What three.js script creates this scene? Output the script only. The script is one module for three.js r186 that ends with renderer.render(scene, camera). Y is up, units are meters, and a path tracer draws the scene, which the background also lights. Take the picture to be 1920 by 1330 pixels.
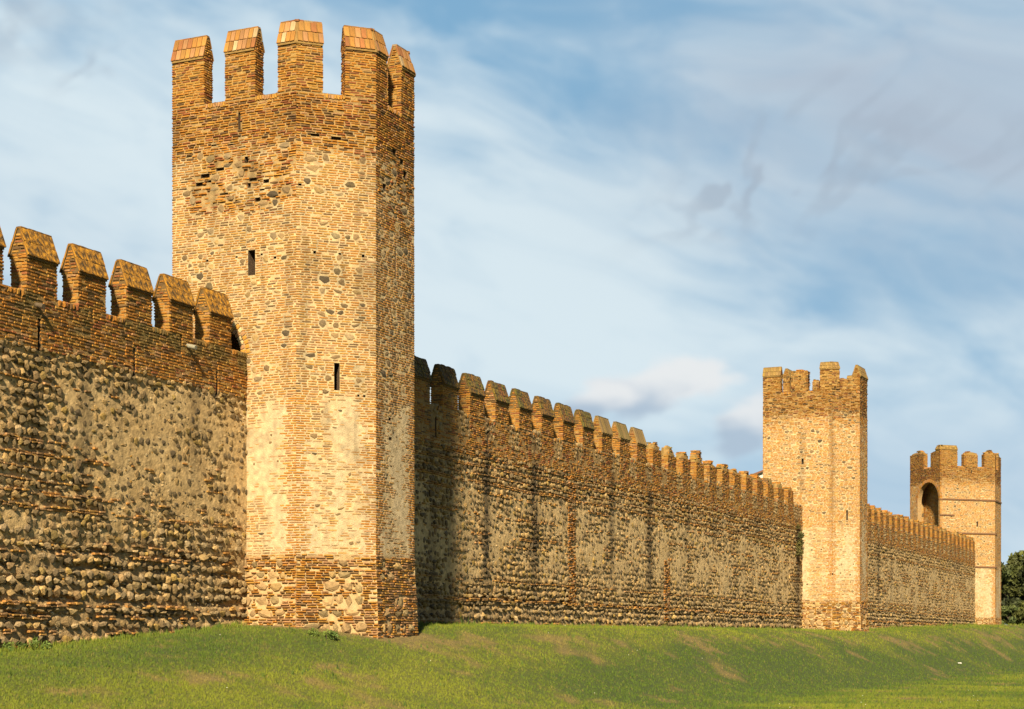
import * as THREE from 'three';
import { mergeGeometries } from 'three/addons/utils/BufferGeometryUtils.js';
import { ConvexGeometry } from 'three/addons/geometries/ConvexGeometry.js';

// ---------------------------------------------------------------- camera, sky, sun, exposure
// Plan coordinates: x to the right, f metres forward of the camera (world z = -f), y up; y = 0 is the foot of the near tower.
const F = 3300, YH = 1205, EYE = -0.25;
const scene = new THREE.Scene();
const camera = new THREE.PerspectiveCamera(2 * Math.atan(YH / F) * 180 / Math.PI, 1920 / (2 * YH), 0.5, 6000);
camera.setViewOffset(1920, 2 * YH, 0, 0, 1920, 1330);       // a level camera with the lens shifted up
camera.position.set(0, EYE, 0);
camera.lookAt(0, EYE, -100);
const EXPOSURE = 2.15;

const clamp = (x, a = 0, b = 1) => Math.min(b, Math.max(a, x));
const lerp = (a, b, t) => a + (b - a) * t;
const sstep = (a, b, x) => { const t = clamp((x - a) / (b - a)); return t * t * (3 - 2 * t); };
function rng(seed) { let s = seed >>> 0; return () => { s = (s + 0x6D2B79F5) >>> 0; let t = s; t = Math.imul(t ^ (t >>> 15), t | 1); t ^= t + Math.imul(t ^ (t >>> 7), t | 61); return ((t ^ (t >>> 14)) >>> 0) / 4294967296; }; }
const PERM = new Uint8Array(512); { const r = rng(77), p = [...Array(256).keys()]; for (let i = 255; i > 0; i--) { const j = Math.floor(r() * (i + 1)); [p[i], p[j]] = [p[j], p[i]]; } for (let i = 0; i < 512; i++) PERM[i] = p[i & 255]; }
const GX = [], GY = []; for (let i = 0; i < 256; i++) { GX.push(Math.cos(i * 2.399963)); GY.push(Math.sin(i * 2.399963)); }
function noise(x, y, per = 0) {                                // gradient noise, about -0.7..0.7
  let xi = Math.floor(x), yi = Math.floor(y); const xf = x - xi, yf = y - yi;
  let x1 = xi + 1, y1 = yi + 1; if (per) { xi = ((xi % per) + per) % per; x1 = ((x1 % per) + per) % per; yi = ((yi % per) + per) % per; y1 = ((y1 % per) + per) % per; }
  const g = (a, b, dx, dy) => { const h = PERM[PERM[a & 255] + (b & 255)]; return GX[h] * dx + GY[h] * dy; };
  const u = xf * xf * xf * (xf * (xf * 6 - 15) + 10), v = yf * yf * yf * (yf * (yf * 6 - 15) + 10);
  const a = g(xi, yi, xf, yf), b = g(x1, yi, xf - 1, yf), c = g(xi, y1, xf, yf - 1), d = g(x1, y1, xf - 1, yf - 1);
  return a + (b - a) * u + (c - a) * v + (a - b - c + d) * u * v;
}
function fbm(x, y, oct = 4, per = 0) { let s = 0, a = 1; for (let i = 0; i < oct; i++) { s += a * noise(x, y, per); x = x * 2 + (per ? 0 : 17.3); y = y * 2 + (per ? 0 : 9.1); if (per) per *= 2; a *= 0.5; } return s; }

function skyColor(az, el) {                                    // thin high cloud over blue; az, el in radians
  const px = 960 + 3300 * az, py = 1205 - 3300 * el;
  const hz = Math.exp(-Math.max(0, el) / 0.16), up = sstep(0.32, 1.0, el);
  let r = lerp(0.17, 0.43, hz), g = lerp(0.365, 0.61, hz), b = lerp(0.565, 0.75, hz);
  r = lerp(r, 0.06, up); g = lerp(g, 0.15, up); b = lerp(b, 0.34, up);
  const rot = 0.28, qx = (px * Math.cos(rot) + py * Math.sin(rot)) / 1000, qy = (-px * Math.sin(rot) + py * Math.cos(rot)) / 1000;
  const wx = fbm(qx * 1.3 + 3, qy * 2.2 + 7, 3) * 0.5, wy = fbm(qx * 1.3 + 31, qy * 2.2 + 1, 3) * 0.3;
  const broad = fbm(qx * 0.9 + wx, qy * 2.4 + wy + 2, 4), fine = fbm(qx * 3.2 + wx * 3, qy * 8 + wy * 3 + 5, 5);
  const bl = (x, y, sx, sy, a, t = 0) => { const dx = px - x, dy = py - y, c = Math.cos(t), s = Math.sin(t), ex = (dx * c + dy * s) / sx, ey = (-dx * s + dy * c) / sy; return a * Math.exp(-ex * ex - ey * ey); };
  const thread = fbm(qx * 7 + wx * 6, qy * 22 + wy * 6 + 3, 5);
  let veil = 0.52 + broad * 0.16 + fine * 0.24 + thread * 0.2;
  veil += bl(120, 330, 420, 260, 0.34) + bl(850, 330, 330, 120, 0.2, 0.15) + bl(930, 560, 420, 150, 0.42, -0.15) + bl(1150, 700, 420, 110, 0.35);
  veil -= bl(1000, 40, 380, 70, 0.5, 0.1) + bl(1210, 245, 260, 60, 0.4, 0.2) + bl(880, 320, 130, 40, 0.22) + bl(560, 10, 300, 60, 0.3) + bl(1700, 560, 420, 70, 0.35, -0.1) + bl(1500, 480, 300, 60, 0.2);
  veil = sstep(0.0, 1.0, veil - 0.42 * sstep(0.35, 0.9, el)) * 0.94;
  r = lerp(r, 0.67, veil); g = lerp(g, 0.775, veil); b = lerp(b, 0.825, veil);
  let grey = bl(1640, 200, 480, 260, 0.72, 0.1) + bl(1500, 360, 300, 130, 0.22) + bl(1880, 420, 260, 200, 0.3) + 0.12 * sstep(0, 0.6, fbm(qx * 0.7 + 40, qy * 1.4 + 12, 3));
  grey = clamp(grey * (0.8 + broad * 0.7 + fine * 0.5));
  r = lerp(r, 0.41, grey); g = lerp(g, 0.49, grey); b = lerp(b, 0.59, grey);
  // ragged dark scud
  const fx = (px * 0.83 - py * 0.56) / 330, fy = (px * 0.56 + py * 0.83) / 120, fil = sstep(0.1, 0.75, 1 - 4.5 * Math.abs(fbm(fx + wx * 1.6, fy + wy * 2 + 9, 4))) * (0.5 + 0.8 * clamp(0.5 + fbm(px / 60, py / 60 + 70, 4)));
  const scud = clamp((bl(1450, 320, 200, 60, 1.1, -0.5) + bl(1620, 360, 130, 70, 0.8, -0.6) + bl(1400, 400, 120, 40, 0.7, -0.3) + bl(1860, 330, 120, 60, 0.7) + bl(180, 200, 60, 26, 0.8, -0.6)) * fil + (bl(20, 130, 100, 60, 1) + bl(200, 95, 120, 26, 0.45)) * sstep(-0.45, 0.4, fbm(px / 110, py / 70 + 50, 5))) * 0.5;
  r = lerp(r, 0.33, scud); g = lerp(g, 0.39, scud); b = lerp(b, 0.47, scud);
  // low heaped cloud near the horizon: pale tops, blue-grey undersides
  const cu = fbm(px / 170 + 9, py / 110 + wx + 3, 5);
  for (const [x, y, sx, sy, t] of [[1225, 745, 140, 46, -0.3], [1400, 800, 90, 46, -0.4], [1120, 760, 70, 30, -0.1]]) {
    const bb = bl(x, y, sx * 1.15, sy * 1.15, 1, t), m = sstep(0.02, 0.2, bb) * sstep(0.36, 0.82, bb + cu * 0.6 + thread * 0.2), under = sstep(-0.5, 0.7, (py - y) / sy + cu * 0.8 - (px - x) / sx * 0.35);
    r = lerp(r, lerp(0.76, 0.40, under), m * 0.95); g = lerp(g, lerp(0.78, 0.50, under), m * 0.95); b = lerp(b, lerp(0.79, 0.61, under), m * 0.95);
  }
  const lo = sstep(650, 1000, py) * bl(1780, 850, 380, 220, 0.55); r = lerp(r, 0.40, lo); g = lerp(g, 0.53, lo); b = lerp(b, 0.67, lo);
  return [r, g, b];
}
const SKY_LEVEL = 0.5;
{
  const w = 4096, h = 2048, data = new Float32Array(w * h * 4);
  for (let j = 0; j < h; j++) {
    const el = ((j + 0.5) / h - 0.5) * Math.PI;
    for (let i = 0; i < w; i++) {
      const k = (j * w + i) * 4; let c;
      if (el < -0.03) c = [0.2, 0.21, 0.16];
      else {
        const ang = ((i + 0.5) / w - 0.5) * 2 * Math.PI, x = Math.cos(ang), z = Math.sin(ang), az = Math.atan2(x, -z);
        if ((Math.abs(az) > 0.6 || el > 0.5) && (i % 4 || j % 4)) { const i0 = i - (i % 4), j0 = j - (j % 4), kk = (Math.max(j0, 0) * w + i0) * 4; c = [data[kk], data[kk + 1], data[kk + 2]]; if (c[0] === 0) c = skyColor(az, el); }
        else c = skyColor(az, el);
      }
      data[k] = c[0] * SKY_LEVEL; data[k + 1] = c[1] * SKY_LEVEL; data[k + 2] = c[2] * SKY_LEVEL; data[k + 3] = 1;
    }
  }
  const t = new THREE.DataTexture(data, w, h, THREE.RGBAFormat, THREE.FloatType);
  t.mapping = THREE.EquirectangularReflectionMapping; t.magFilter = t.minFilter = THREE.LinearFilter; t.needsUpdate = true;
  scene.background = t; scene.environment = t;
}
const sun = new THREE.DirectionalLight(new THREE.Color().setRGB(1, 0.845, 0.57), 5);
{
  const el = 35.5 * Math.PI / 180, az = [0.1045, 0.9945];           // plan direction in which the light travels
  const dirv = new THREE.Vector3(az[0] * Math.cos(el), -Math.sin(el), -az[1] * Math.cos(el));
  sun.target.position.set(10, 0, -80); sun.position.copy(sun.target.position).addScaledVector(dirv, -220);
  sun.castShadow = true; sun.shadow.radius = 6; Object.assign(sun.shadow.camera, { left: -110, right: 110, top: 110, bottom: -110, near: 1, far: 500 }); sun.shadow.mapSize.set(4096, 4096);
  scene.add(sun, sun.target);
}

// ---------------------------------------------------------------- textures and materials
function grainTexture(n, fn) {
  const d = new Uint8Array(n * n * 4);
  for (let j = 0; j < n; j++) for (let i = 0; i < n; i++) { const v = fn(i / n, j / n), k = (j * n + i) * 4; d[k] = d[k + 1] = d[k + 2] = clamp(v) * 255; d[k + 3] = 255; }
  const t = new THREE.DataTexture(d, n, n); t.wrapS = t.wrapT = THREE.RepeatWrapping; t.magFilter = THREE.LinearFilter; t.minFilter = THREE.LinearMipmapLinearFilter; t.generateMipmaps = true; t.needsUpdate = true; return t;
}
const rep = (t, x, y = x) => { const c = t.clone(); c.repeat.set(x, y); c.needsUpdate = true; return c; };
const grain = grainTexture(512, (x, y) => 0.80 + 0.26 * fbm(x * 8, y * 8, 5, 8) + 0.10 * fbm(x * 64, y * 64, 2, 64));
const rough = grainTexture(512, (x, y) => 0.5 + 0.34 * fbm(x * 12, y * 12, 5, 12) + 0.18 * fbm(x * 80, y * 80, 2, 80));
const M = {};
M.mortar = new THREE.MeshStandardMaterial({ name: 'mortar', vertexColors: true, roughness: 0.95, map: rep(grain, 0.9), bumpMap: rep(rough, 2.3), bumpScale: 0.016 });
M.brick = new THREE.MeshStandardMaterial({ name: 'brick', roughness: 0.92, map: rep(grain, 2.2), bumpMap: rep(rough, 2.2), bumpScale: 0.008 });
M.stone = new THREE.MeshStandardMaterial({ name: 'stone', roughness: 0.9, map: rep(grain, 1.6), bumpMap: rep(rough, 1.6), bumpScale: 0.02 });
M.tile = new THREE.MeshStandardMaterial({ name: 'tile', roughness: 0.85, map: rep(grain, 1.5), bumpMap: rep(rough, 2), bumpScale: 0.01 });
const speck = (() => { const n = 512, d = new Uint8Array(n * n * 4), ramp = [[58, 42, 20], [112, 78, 26], [176, 122, 30], [205, 150, 42], [160, 138, 96]]; for (let j = 0; j < n; j++) for (let i = 0; i < n; i++) { const x = i / n, y = j / n, k = (j * n + i) * 4, a = clamp(0.42 + 0.62 * fbm(x * 10, y * 10, 5, 10), 0, 0.999) * 3.4, q = fbm(x * 24 + 0.3, y * 24, 3, 24) > 0.5 ? 4 : -1, i0 = Math.floor(a), f = a - i0; for (let c = 0; c < 3; c++) d[k + c] = q > 0 ? ramp[4][c] : lerp(ramp[i0][c], ramp[Math.min(3, i0 + 1)][c], f); d[k + 3] = 255; } const t = new THREE.DataTexture(d, n, n); t.colorSpace = THREE.SRGBColorSpace; t.wrapS = t.wrapT = THREE.RepeatWrapping; t.magFilter = THREE.LinearFilter; t.minFilter = THREE.LinearMipmapLinearFilter; t.generateMipmaps = true; t.needsUpdate = true; return t; })();
M.lichen = new THREE.MeshStandardMaterial({ name: 'lichened_tile', roughness: 0.95, map: rep(speck, 0.8), bumpMap: rep(rough, 2), bumpScale: 0.02 });
M.dark = new THREE.MeshStandardMaterial({ name: 'dark_recess', color: new THREE.Color().setRGB(0.08, 0.055, 0.04), roughness: 1 });
for (const m of Object.values(M)) m.name ||= 'masonry';
const palette = {};
function tinted(kind, c) {                                     // individual pieces share a few tinted copies of their material
  const st = (x, k) => Math.exp(Math.round(Math.log(x) / k) * k), g = st(Math.max(0.02, c[1]), 0.13), R = st(c[0] / c[1], 0.09), B = st(c[2] / c[1], 0.16), key = kind + [g, R, B].map((x) => x.toFixed(3)).join();
  if (!palette[key]) { palette[key] = M[kind].clone(); palette[key].color.setRGB(g * R, g, g * B); }
  return palette[key];
}

// ---------------------------------------------------------------- piece shapes: a brick and two kinds of stone, in a few variants
function facets(tris) {
  const p = [], uv = []; for (const t of tris) for (const v of t) { p.push(v[0], v[1], v[2]); uv.push(v[0] * 0.24 + v[2] * 0.1, v[1] * 0.08 + v[2] * 0.1); }
  const g = new THREE.BufferGeometry(); g.setAttribute('position', new THREE.Float32BufferAttribute(p, 3)); g.setAttribute('uv', new THREE.Float32BufferAttribute(uv, 2)); g.computeVertexNormals(); return g;
}
function brickShape(seed, wear) {                              // unit box, front face at z = 0, with worn edges and corners
  const r = rng(seed), j = (a) => (r() * 2 - 1) * a;
  const ring = [[-0.5, -0.5], [0, -0.5], [0.5, -0.5], [0.5, 0.5], [0, 0.5], [-0.5, 0.5]];
  const back = ring.map(([x, y]) => [x, y, -1]);
  const mid = ring.map(([x, y]) => [x + j(0.025 * wear), y + j(0.07 * wear), -0.1 - r() * 0.08 * wear]);
  const front = mid.map(([x, y], i) => [x * (1 - 0.05 - r() * 0.05 * wear), y * (1 - 0.14 - r() * 0.16 * wear), j(0.03 * wear) + (i % 3 === 1 ? 0.02 : -0.01)]);
  const t = [[front[0], front[1], front[5]], [front[1], front[4], front[5]], [front[1], front[2], front[4]], [front[2], front[3], front[4]]];
  for (let i = 0; i < 6; i++) { const k = (i + 1) % 6; t.push([mid[i], mid[k], front[k]], [mid[i], front[k], front[i]], [back[i], back[k], mid[k]], [back[i], mid[k], mid[i]]); }
  return facets(t);
}
function hull(pts) {
  const g = new ConvexGeometry(pts.map((p) => new THREE.Vector3(...p))), a = g.attributes.position, uv = [];
  for (let i = 0; i < a.count; i++) uv.push(a.getX(i) * 0.3 + a.getZ(i) * 0.2, a.getY(i) * 0.3 + a.getZ(i) * 0.1);
  g.setAttribute('uv', new THREE.Float32BufferAttribute(uv, 2)); return g;
}
function flatStone(seed) {                                     // irregular polygon with a nearly flat face, within +-0.5
  const r = rng(seed), n = 5 + Math.floor(r() * 3), pts = [], a0 = r() * 6;
  for (let i = 0; i < n; i++) { const a = a0 + (i + r() * 0.6) / n * 6.283, q = 0.38 + r() * 0.19, s = 0.78 + r() * 0.18; pts.push([Math.cos(a) * q, Math.sin(a) * q, -0.35], [Math.cos(a) * q, Math.sin(a) * q, -1], [Math.cos(a) * q * s, Math.sin(a) * q * s, -0.05 - r() * 0.16]); }
  pts.push([(r() - 0.5) * 0.2, (r() - 0.5) * 0.2, 0.02]); return hull(pts);
}
function boulder(seed) {
  const r = rng(seed), pts = [], n = 13 + Math.floor(r() * 6);
  for (let i = 0; i < n; i++) { const y = 1 - 2 * (i + 0.5) / n, a = i * 2.39996 + r() * 1.2, q = Math.sqrt(1 - y * y), s = 0.42 + r() * 0.17; pts.push([Math.cos(a) * q * s * 1.08, y * s * 1.12, Math.sin(a) * q * s - 0.42]); }
  return hull(pts);
}
const SHAPES = { brick: [], worn: [], stone: [], boulder: [] };
for (let i = 0; i < 5; i++) { SHAPES.brick.push(brickShape(100 + i, 0.6)); SHAPES.worn.push(brickShape(200 + i, 1.9)); }
for (let i = 0; i < 12; i++) { SHAPES.stone.push(flatStone(300 + i)); SHAPES.boulder.push(boulder(400 + i)); }
SHAPES.mossy = [...Array(6).keys()].map((i) => { const g = brickShape(520 + i, 0.7), a = g.attributes.uv; for (let k = 0; k < a.count; k++) a.setXY(k, a.getX(k) * 0.8 + i * 0.31, a.getY(k) * 4 + i * 0.17); return g; });
SHAPES.tile = [brickShape(500, 0.3), brickShape(501, 0.5), brickShape(502, 0.6)];
const LOOK = { brick: 'brick', worn: 'brick', stone: 'stone', boulder: 'stone', tile: 'tile', mossy: 'lichen' };

// ---------------------------------------------------------------- faces, things, pieces
const dirOf = (deg) => [Math.sin(deg * Math.PI / 180), Math.cos(deg * Math.PI / 180)];
class Face {                                                   // an upright plane: u runs to the right as seen from outside
  constructor(o, p) { this.o = o; const dx = p[0] - o[0], df = p[1] - o[1]; this.L = Math.hypot(dx, df); this.d = [dx / this.L, df / this.L]; this.n = [this.d[1], -this.d[0]]; }
  at(u, v, w = 0) { return new THREE.Vector3(this.o[0] + this.d[0] * u + this.n[0] * w, v, -(this.o[1] + this.d[1] * u + this.n[1] * w)); }
  from(px, py) { const t = (this.o[0] * this.n[0] + this.o[1] * this.n[1]) / ((px - 960) / F * this.n[0] + this.n[1]), x = (px - 960) / F * t; return { u: (x - this.o[0]) * this.d[0] + (t - this.o[1]) * this.d[1], v: EYE + (YH - py) / F * t }; }
  u(px) { return this.from(px, YH).u; }
  axes() { return [new THREE.Vector3(this.d[0], 0, -this.d[1]), new THREE.Vector3(0, 1, 0), new THREE.Vector3(this.n[0], 0, -this.n[1])]; }
  facing(u = this.L / 2) { const x = this.o[0] + this.d[0] * u, f = this.o[1] + this.d[1] * u, l = Math.hypot(x, f); return -(x * this.n[0] + f * this.n[1]) / l; }
}
const taken = {};
const numbered = (n) => { const k = taken[n] = (taken[n] ?? -1) + 1; return k ? n + '_' + String(k).padStart(3, '0') : n; };
class Thing {
  constructor(name, label, category, base, group) {
    this.root = new THREE.Group(); this.root.name = numbered(name); this.root.position.copy(base); this.base = base;
    this.root.userData = { label, category }; if (group) this.root.userData.group = group;
    scene.add(this.root); this.pieces = []; this.rand = rng(name.length * 977 + base.x * 131 + base.z * 17 + 5);
  }
  mesh(name, geometry, material, parent = this.root, label) {
    geometry.translate(-this.base.x, -this.base.y, -this.base.z);
    const m = new THREE.Mesh(geometry, material); m.name = name; m.castShadow = m.receiveShadow = true; if (label) m.userData.label = label; parent.add(m); return m;
  }
  piece(owner, kind, face, u, v, w, L, H, D, color, tilt = 0, axes) {
    const [U, V, N] = axes ?? face.axes(), P = (axes ? axes.pos : face.at(u, v, w)).clone().sub(this.base), r = this.rand;
    const m = new THREE.Matrix4().makeBasis(U, V, N); if (tilt) m.multiply(new THREE.Matrix4().makeRotationZ(tilt));
    m.scale(new THREE.Vector3(L, H, D)).setPosition(P);
    const f = -(P.z + this.base.z), px = Math.max(L * Math.max(0.2, face.facing(u)), H) * F / f;
    this.pieces.push({ owner: owner ?? this.root, kind, shape: Math.floor(r() * SHAPES[kind].length), m, color, px, area: face.facing(u) > 0.02 ? L * H * face.facing(u) / f / f : 0 });
  }
  finish() {
    const rest = new Map(), by = {};
    for (const p of this.pieces) (by[LOOK[p.kind]] ??= []).push(p);
    for (const [look, list] of Object.entries(by)) {
      list.sort((a, b) => b.area - a.area);
      list.forEach((p, i) => {
        if (i < 300 && p.px >= 9 && p.area > 0) {
          const o = new THREE.Mesh(SHAPES[p.kind][p.shape], tinted(look, p.color)); o.name = look === 'lichen' ? 'tile' : look; o.applyMatrix4(p.m); o.castShadow = o.receiveShadow = true; p.owner.add(o); return;
        }
        const nm = p.owner === this.root ? p.shape : p.shape % 3, key = p.owner.uuid + p.kind + nm; let e = rest.get(key);
        if (!e) rest.set(key, e = { owner: p.owner, kind: p.kind, shape: nm, list: [] }); e.list.push(p);
      });
    }
    for (const e of rest.values()) {
      const look = LOOK[e.kind], o = new THREE.InstancedMesh(SHAPES[e.kind][e.shape], M[look], e.list.length), c = new THREE.Color();
      e.list.forEach((p, i) => { o.setMatrixAt(i, p.m); o.setColorAt(i, c.setRGB(...p.color)); });
      o.name = { brick: 'brickwork', stone: 'stonework', tile: 'tiling', lichen: 'tiling' }[look]; o.userData.kind = 'stuff'; o.castShadow = o.receiveShadow = true; e.owner.add(o);
    }
  }
}
const mixc = (a, b, t) => [lerp(a[0], b[0], t), lerp(a[1], b[1], t), lerp(a[2], b[2], t)];
const mulc = (a, k) => [a[0] * k, a[1] * k, a[2] * k];
// base colours (linear)
const C = {
  orange: [0.55, 0.222, 0.024], amber: [0.58, 0.29, 0.045], pink: [0.55, 0.285, 0.12], rust: [0.38, 0.12, 0.032], umber: [0.19, 0.095, 0.03], brown: [0.29, 0.155, 0.055],
  cream: [0.74, 0.565, 0.32], ochre: [0.56, 0.34, 0.10], tan: [0.72, 0.475, 0.21], sand: [0.84, 0.59, 0.29], earth: [0.17, 0.12, 0.075], grey: [0.38, 0.28, 0.155],
  stone: [0.345, 0.226, 0.1], slate: [0.145, 0.104, 0.058], buff: [0.55, 0.36, 0.145], olive: [0.25, 0.18, 0.042], lichen: [0.40, 0.26, 0.03], moss: [0.16, 0.125, 0.04],
};
for (const k in C) C[k] = C[k].map((x) => x * 0.78);
const pick = (r, list) => { let t = r(); for (const [c, w] of list) { if ((t -= w) < 0) return c; } return list[0][0]; };

function grid(a, b, step, extra = []) {
  const n = Math.max(1, Math.round((b - a) / step)), s = []; for (let i = 0; i <= n; i++) s.push(a + (b - a) * i / n);
  for (const e of extra) if (e > a + 1e-4 && e < b - 1e-4) s.push(e);
  s.sort((x, y) => x - y); return s.filter((x, i) => i === 0 || x - s[i - 1] > 0.004 || extra.includes(x)).filter((x, i, t) => i === 0 || x - t[i - 1] > 1e-5);
}
// the mortar body of one face: a displaced sheet; holes are left where openings go. turn: half the angle of the corners at its ends
function sheet(face, v0, v1, step, disp, color, { holes = [], turn0 = 0, turn1 = 0, edge = () => -0.012, u0 = 0, u1 = face.L } = {}) {
  const us = grid(u0, u1, step, holes.flatMap((h) => [h.u0, h.u1])), vs = grid(v0, v1, step, holes.flatMap((h) => [h.v0, h.v1]));
  const p = [], c = [], uv = [], idx = [], nu = us.length;
  for (const v of vs) for (const u of us) {
    const e0 = turn0 ? sstep(0, 0.07, u - u0) : 1, e1 = turn1 ? sstep(0, 0.07, u1 - u) : 1, e = Math.min(e0, e1), w = lerp(edge(v), disp(u, v), e);
    const du = -edge(v) * turn0 * (1 - sstep(0, 0.3, u - u0)) + edge(v) * turn1 * (1 - sstep(0, 0.3, u1 - u));
    const q = face.at(u + du, v, w), k = color(u, v); p.push(q.x, q.y, q.z); c.push(...k); uv.push(u + face.o[0] * 3.7, v);
  }
  for (let j = 0; j < vs.length - 1; j++) for (let i = 0; i < nu - 1; i++) {
    const um = (us[i] + us[i + 1]) / 2, vm = (vs[j] + vs[j + 1]) / 2; if (holes.some((h) => um > h.u0 && um < h.u1 && vm > h.v0 && vm < h.v1)) continue;
    const a = j * nu + i, b = a + 1, d = a + nu, e = d + 1; idx.push(a, b, e, a, e, d);
  }
  const g = new THREE.BufferGeometry(); g.setAttribute('position', new THREE.Float32BufferAttribute(p, 3)); g.setAttribute('color', new THREE.Float32BufferAttribute(c, 3)); g.setAttribute('uv', new THREE.Float32BufferAttribute(uv, 2)); g.setIndex(idx); g.computeVertexNormals(); return g;
}
function quads(list, color) {                                  // flat quads, counter-clockwise from outside: [[a,b,c,d], ...]
  const p = [], uv = [], c = [];
  for (const [a, b, d, e] of list) {
    const w = a.distanceTo(b), h = a.distanceTo(e);
    for (const [v, s, t] of [[a, 0, 0], [b, w, 0], [d, w, h], [a, 0, 0], [d, w, h], [e, 0, h]]) { p.push(v.x, v.y, v.z); uv.push(s + a.x, t + a.y); c.push(...color); }
  }
  const g = new THREE.BufferGeometry(); g.setAttribute('position', new THREE.Float32BufferAttribute(p, 3)); g.setAttribute('uv', new THREE.Float32BufferAttribute(uv, 2)); g.setAttribute('color', new THREE.Float32BufferAttribute(c, 3)); g.computeVertexNormals(); return g;
}
function recess(thing, face, h, depth, name, w = -0.01) {      // the inside of an opening, its shade deepened by a dark colour
  const a = (u, v, z) => face.at(u, v, z), { u0, u1, v0, v1 } = h, b = -depth;
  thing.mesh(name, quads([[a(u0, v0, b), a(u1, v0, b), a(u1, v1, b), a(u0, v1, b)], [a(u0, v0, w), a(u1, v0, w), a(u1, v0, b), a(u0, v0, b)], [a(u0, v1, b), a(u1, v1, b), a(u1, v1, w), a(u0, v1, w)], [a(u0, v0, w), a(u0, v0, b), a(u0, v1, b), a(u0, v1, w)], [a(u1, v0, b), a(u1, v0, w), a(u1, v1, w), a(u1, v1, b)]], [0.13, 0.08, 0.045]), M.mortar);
}
// lays bricks in courses. zone(u, v, row) gives { show, w, jut, color, worn }; blocked(u, v, half) keeps openings and stones free
function layBricks(thing, owner, face, { u0 = 0, u1 = face.L, v0, v1, pitch = 0.072, height = 0.6, zone, blocked = () => false, wave = 0.012, long = 0.25, depth = 0.14, holes = [], ext = () => 0, around = [] }) {
  const r = thing.rand, rows = Math.round((v1 - v0) / pitch);
  for (let k = 0; k < rows; k++) {
    let u = u0 - (k % 2 ? 0.12 : 0) * (long / 0.25) - r() * 0.05; const v = v0 + (k + 0.5) * pitch;
    while (u < u1 - 0.03) {
      const t = r(), l = long * (t < 0.5 ? 1 : t < 0.8 ? 0.55 : 0.55 + r() * 0.5); let a = Math.max(u, u0), b = Math.min(u + l, u1); u += l + 0.018 + r() * 0.016;
      if (b - a < 0.05) continue; if (u1 - b < 0.05) b = u1;
      const e = ext(v); if (a - u0 < 0.03) a -= e; if (u1 - b < 0.03) b += e;
      const vm = v + wave * noise((a + b) * 0.275 + face.o[0], k * 0.13 + face.o[1]); let parts = [[a, b]];
      for (const h of holes) if (vm > h.v0 - pitch * 0.45 && vm < h.v1 + pitch * 0.45) parts = parts.flatMap(([x, y]) => y <= h.u0 || x >= h.u1 ? [[x, y]] : [[x, Math.min(y, h.u0 - 0.004)], [Math.max(x, h.u1 + 0.004), y]].filter(([p, q]) => q - p > 0.03));
      for (const q of around) { const t = (vm - q.v) / (q.h / 2 + pitch * 0.24); if (t * t >= 1) continue; const hw = q.w * 0.47 * Math.sqrt(1 - t * t) + 0.004, x0 = q.u - hw, x1 = q.u + hw; if (b <= x0 || a >= x1) continue; parts = parts.flatMap(([x, y]) => y <= x0 || x >= x1 ? [[x, y]] : [[x, Math.min(y, x0)], [Math.max(x, x1), y]].filter(([p, z]) => z - p > 0.04)); }
      for (const [pa, pb] of parts) {
        const m = (pa + pb) / 2, vv = vm, q = zone(m, vv, k); if (!q || r() > q.show || blocked(m, vv, (pb - pa) / 2)) continue;
        const hh = pitch * (q.h ?? height) * (0.88 + r() * 0.24), j = (r() + r() - 1) * (q.jut ?? 0.006);
        thing.piece(owner, q.worn && r() < q.worn ? 'worn' : 'brick', face, m, vv + (r() - 0.5) * 0.006, (q.w ?? 0) + j, pb - pa, hh, depth, mulc(q.color, 0.85 + r() * 0.3), (r() - 0.5) * (q.worn ? 0.05 : 0.016));
      }
    }
  }
}
// lays stones in rough courses
function layStones(thing, owner, face, { u0 = 0, u1 = face.L, v0, v1, row = [0.14, 0.22], width = [0.12, 0.3], zone, blocked = () => false, wave = 0.05, kind = 'stone', gap = 0.02, vary = 1 }) {
  const r = thing.rand; let v = v0;
  while (v < v1 - 0.05) {
    const h = Math.min(lerp(row[0], row[1], r()), v1 - v + 0.03); let u = u0 + r() * 0.1;
    while (u < u1 - width[0] * 0.6) {
      const w = Math.min(lerp(width[0], width[1], r() * r() * 0.6 + r() * 0.4), u1 - u), m = u + w / 2, hh = h * (0.68 + r() * 0.36 + (r() - 0.5) * 0.5 * vary), vv = v + h / 2 + (r() - 0.5) * h * (0.18 + 0.4 * vary) + wave * noise(m * 0.4 + 5, v * 0.6);
      u += w + gap * (0.3 + r());
      const q = zone(m, vv); if (!q || r() > q.show || blocked(m, vv, w / 2)) continue;
      thing.piece(owner, q.kind ?? kind, face, m, vv, (q.w ?? 0) + (r() - 0.4) * (q.jut ?? 0.02), w * 1.04, hh * 1.04, q.depth ?? Math.max(0.1, w * 0.6), mulc(q.color, 0.75 + r() * 0.5), (r() - 0.5) * 0.5);
    }
    v += h + gap;
  }
}
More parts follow.
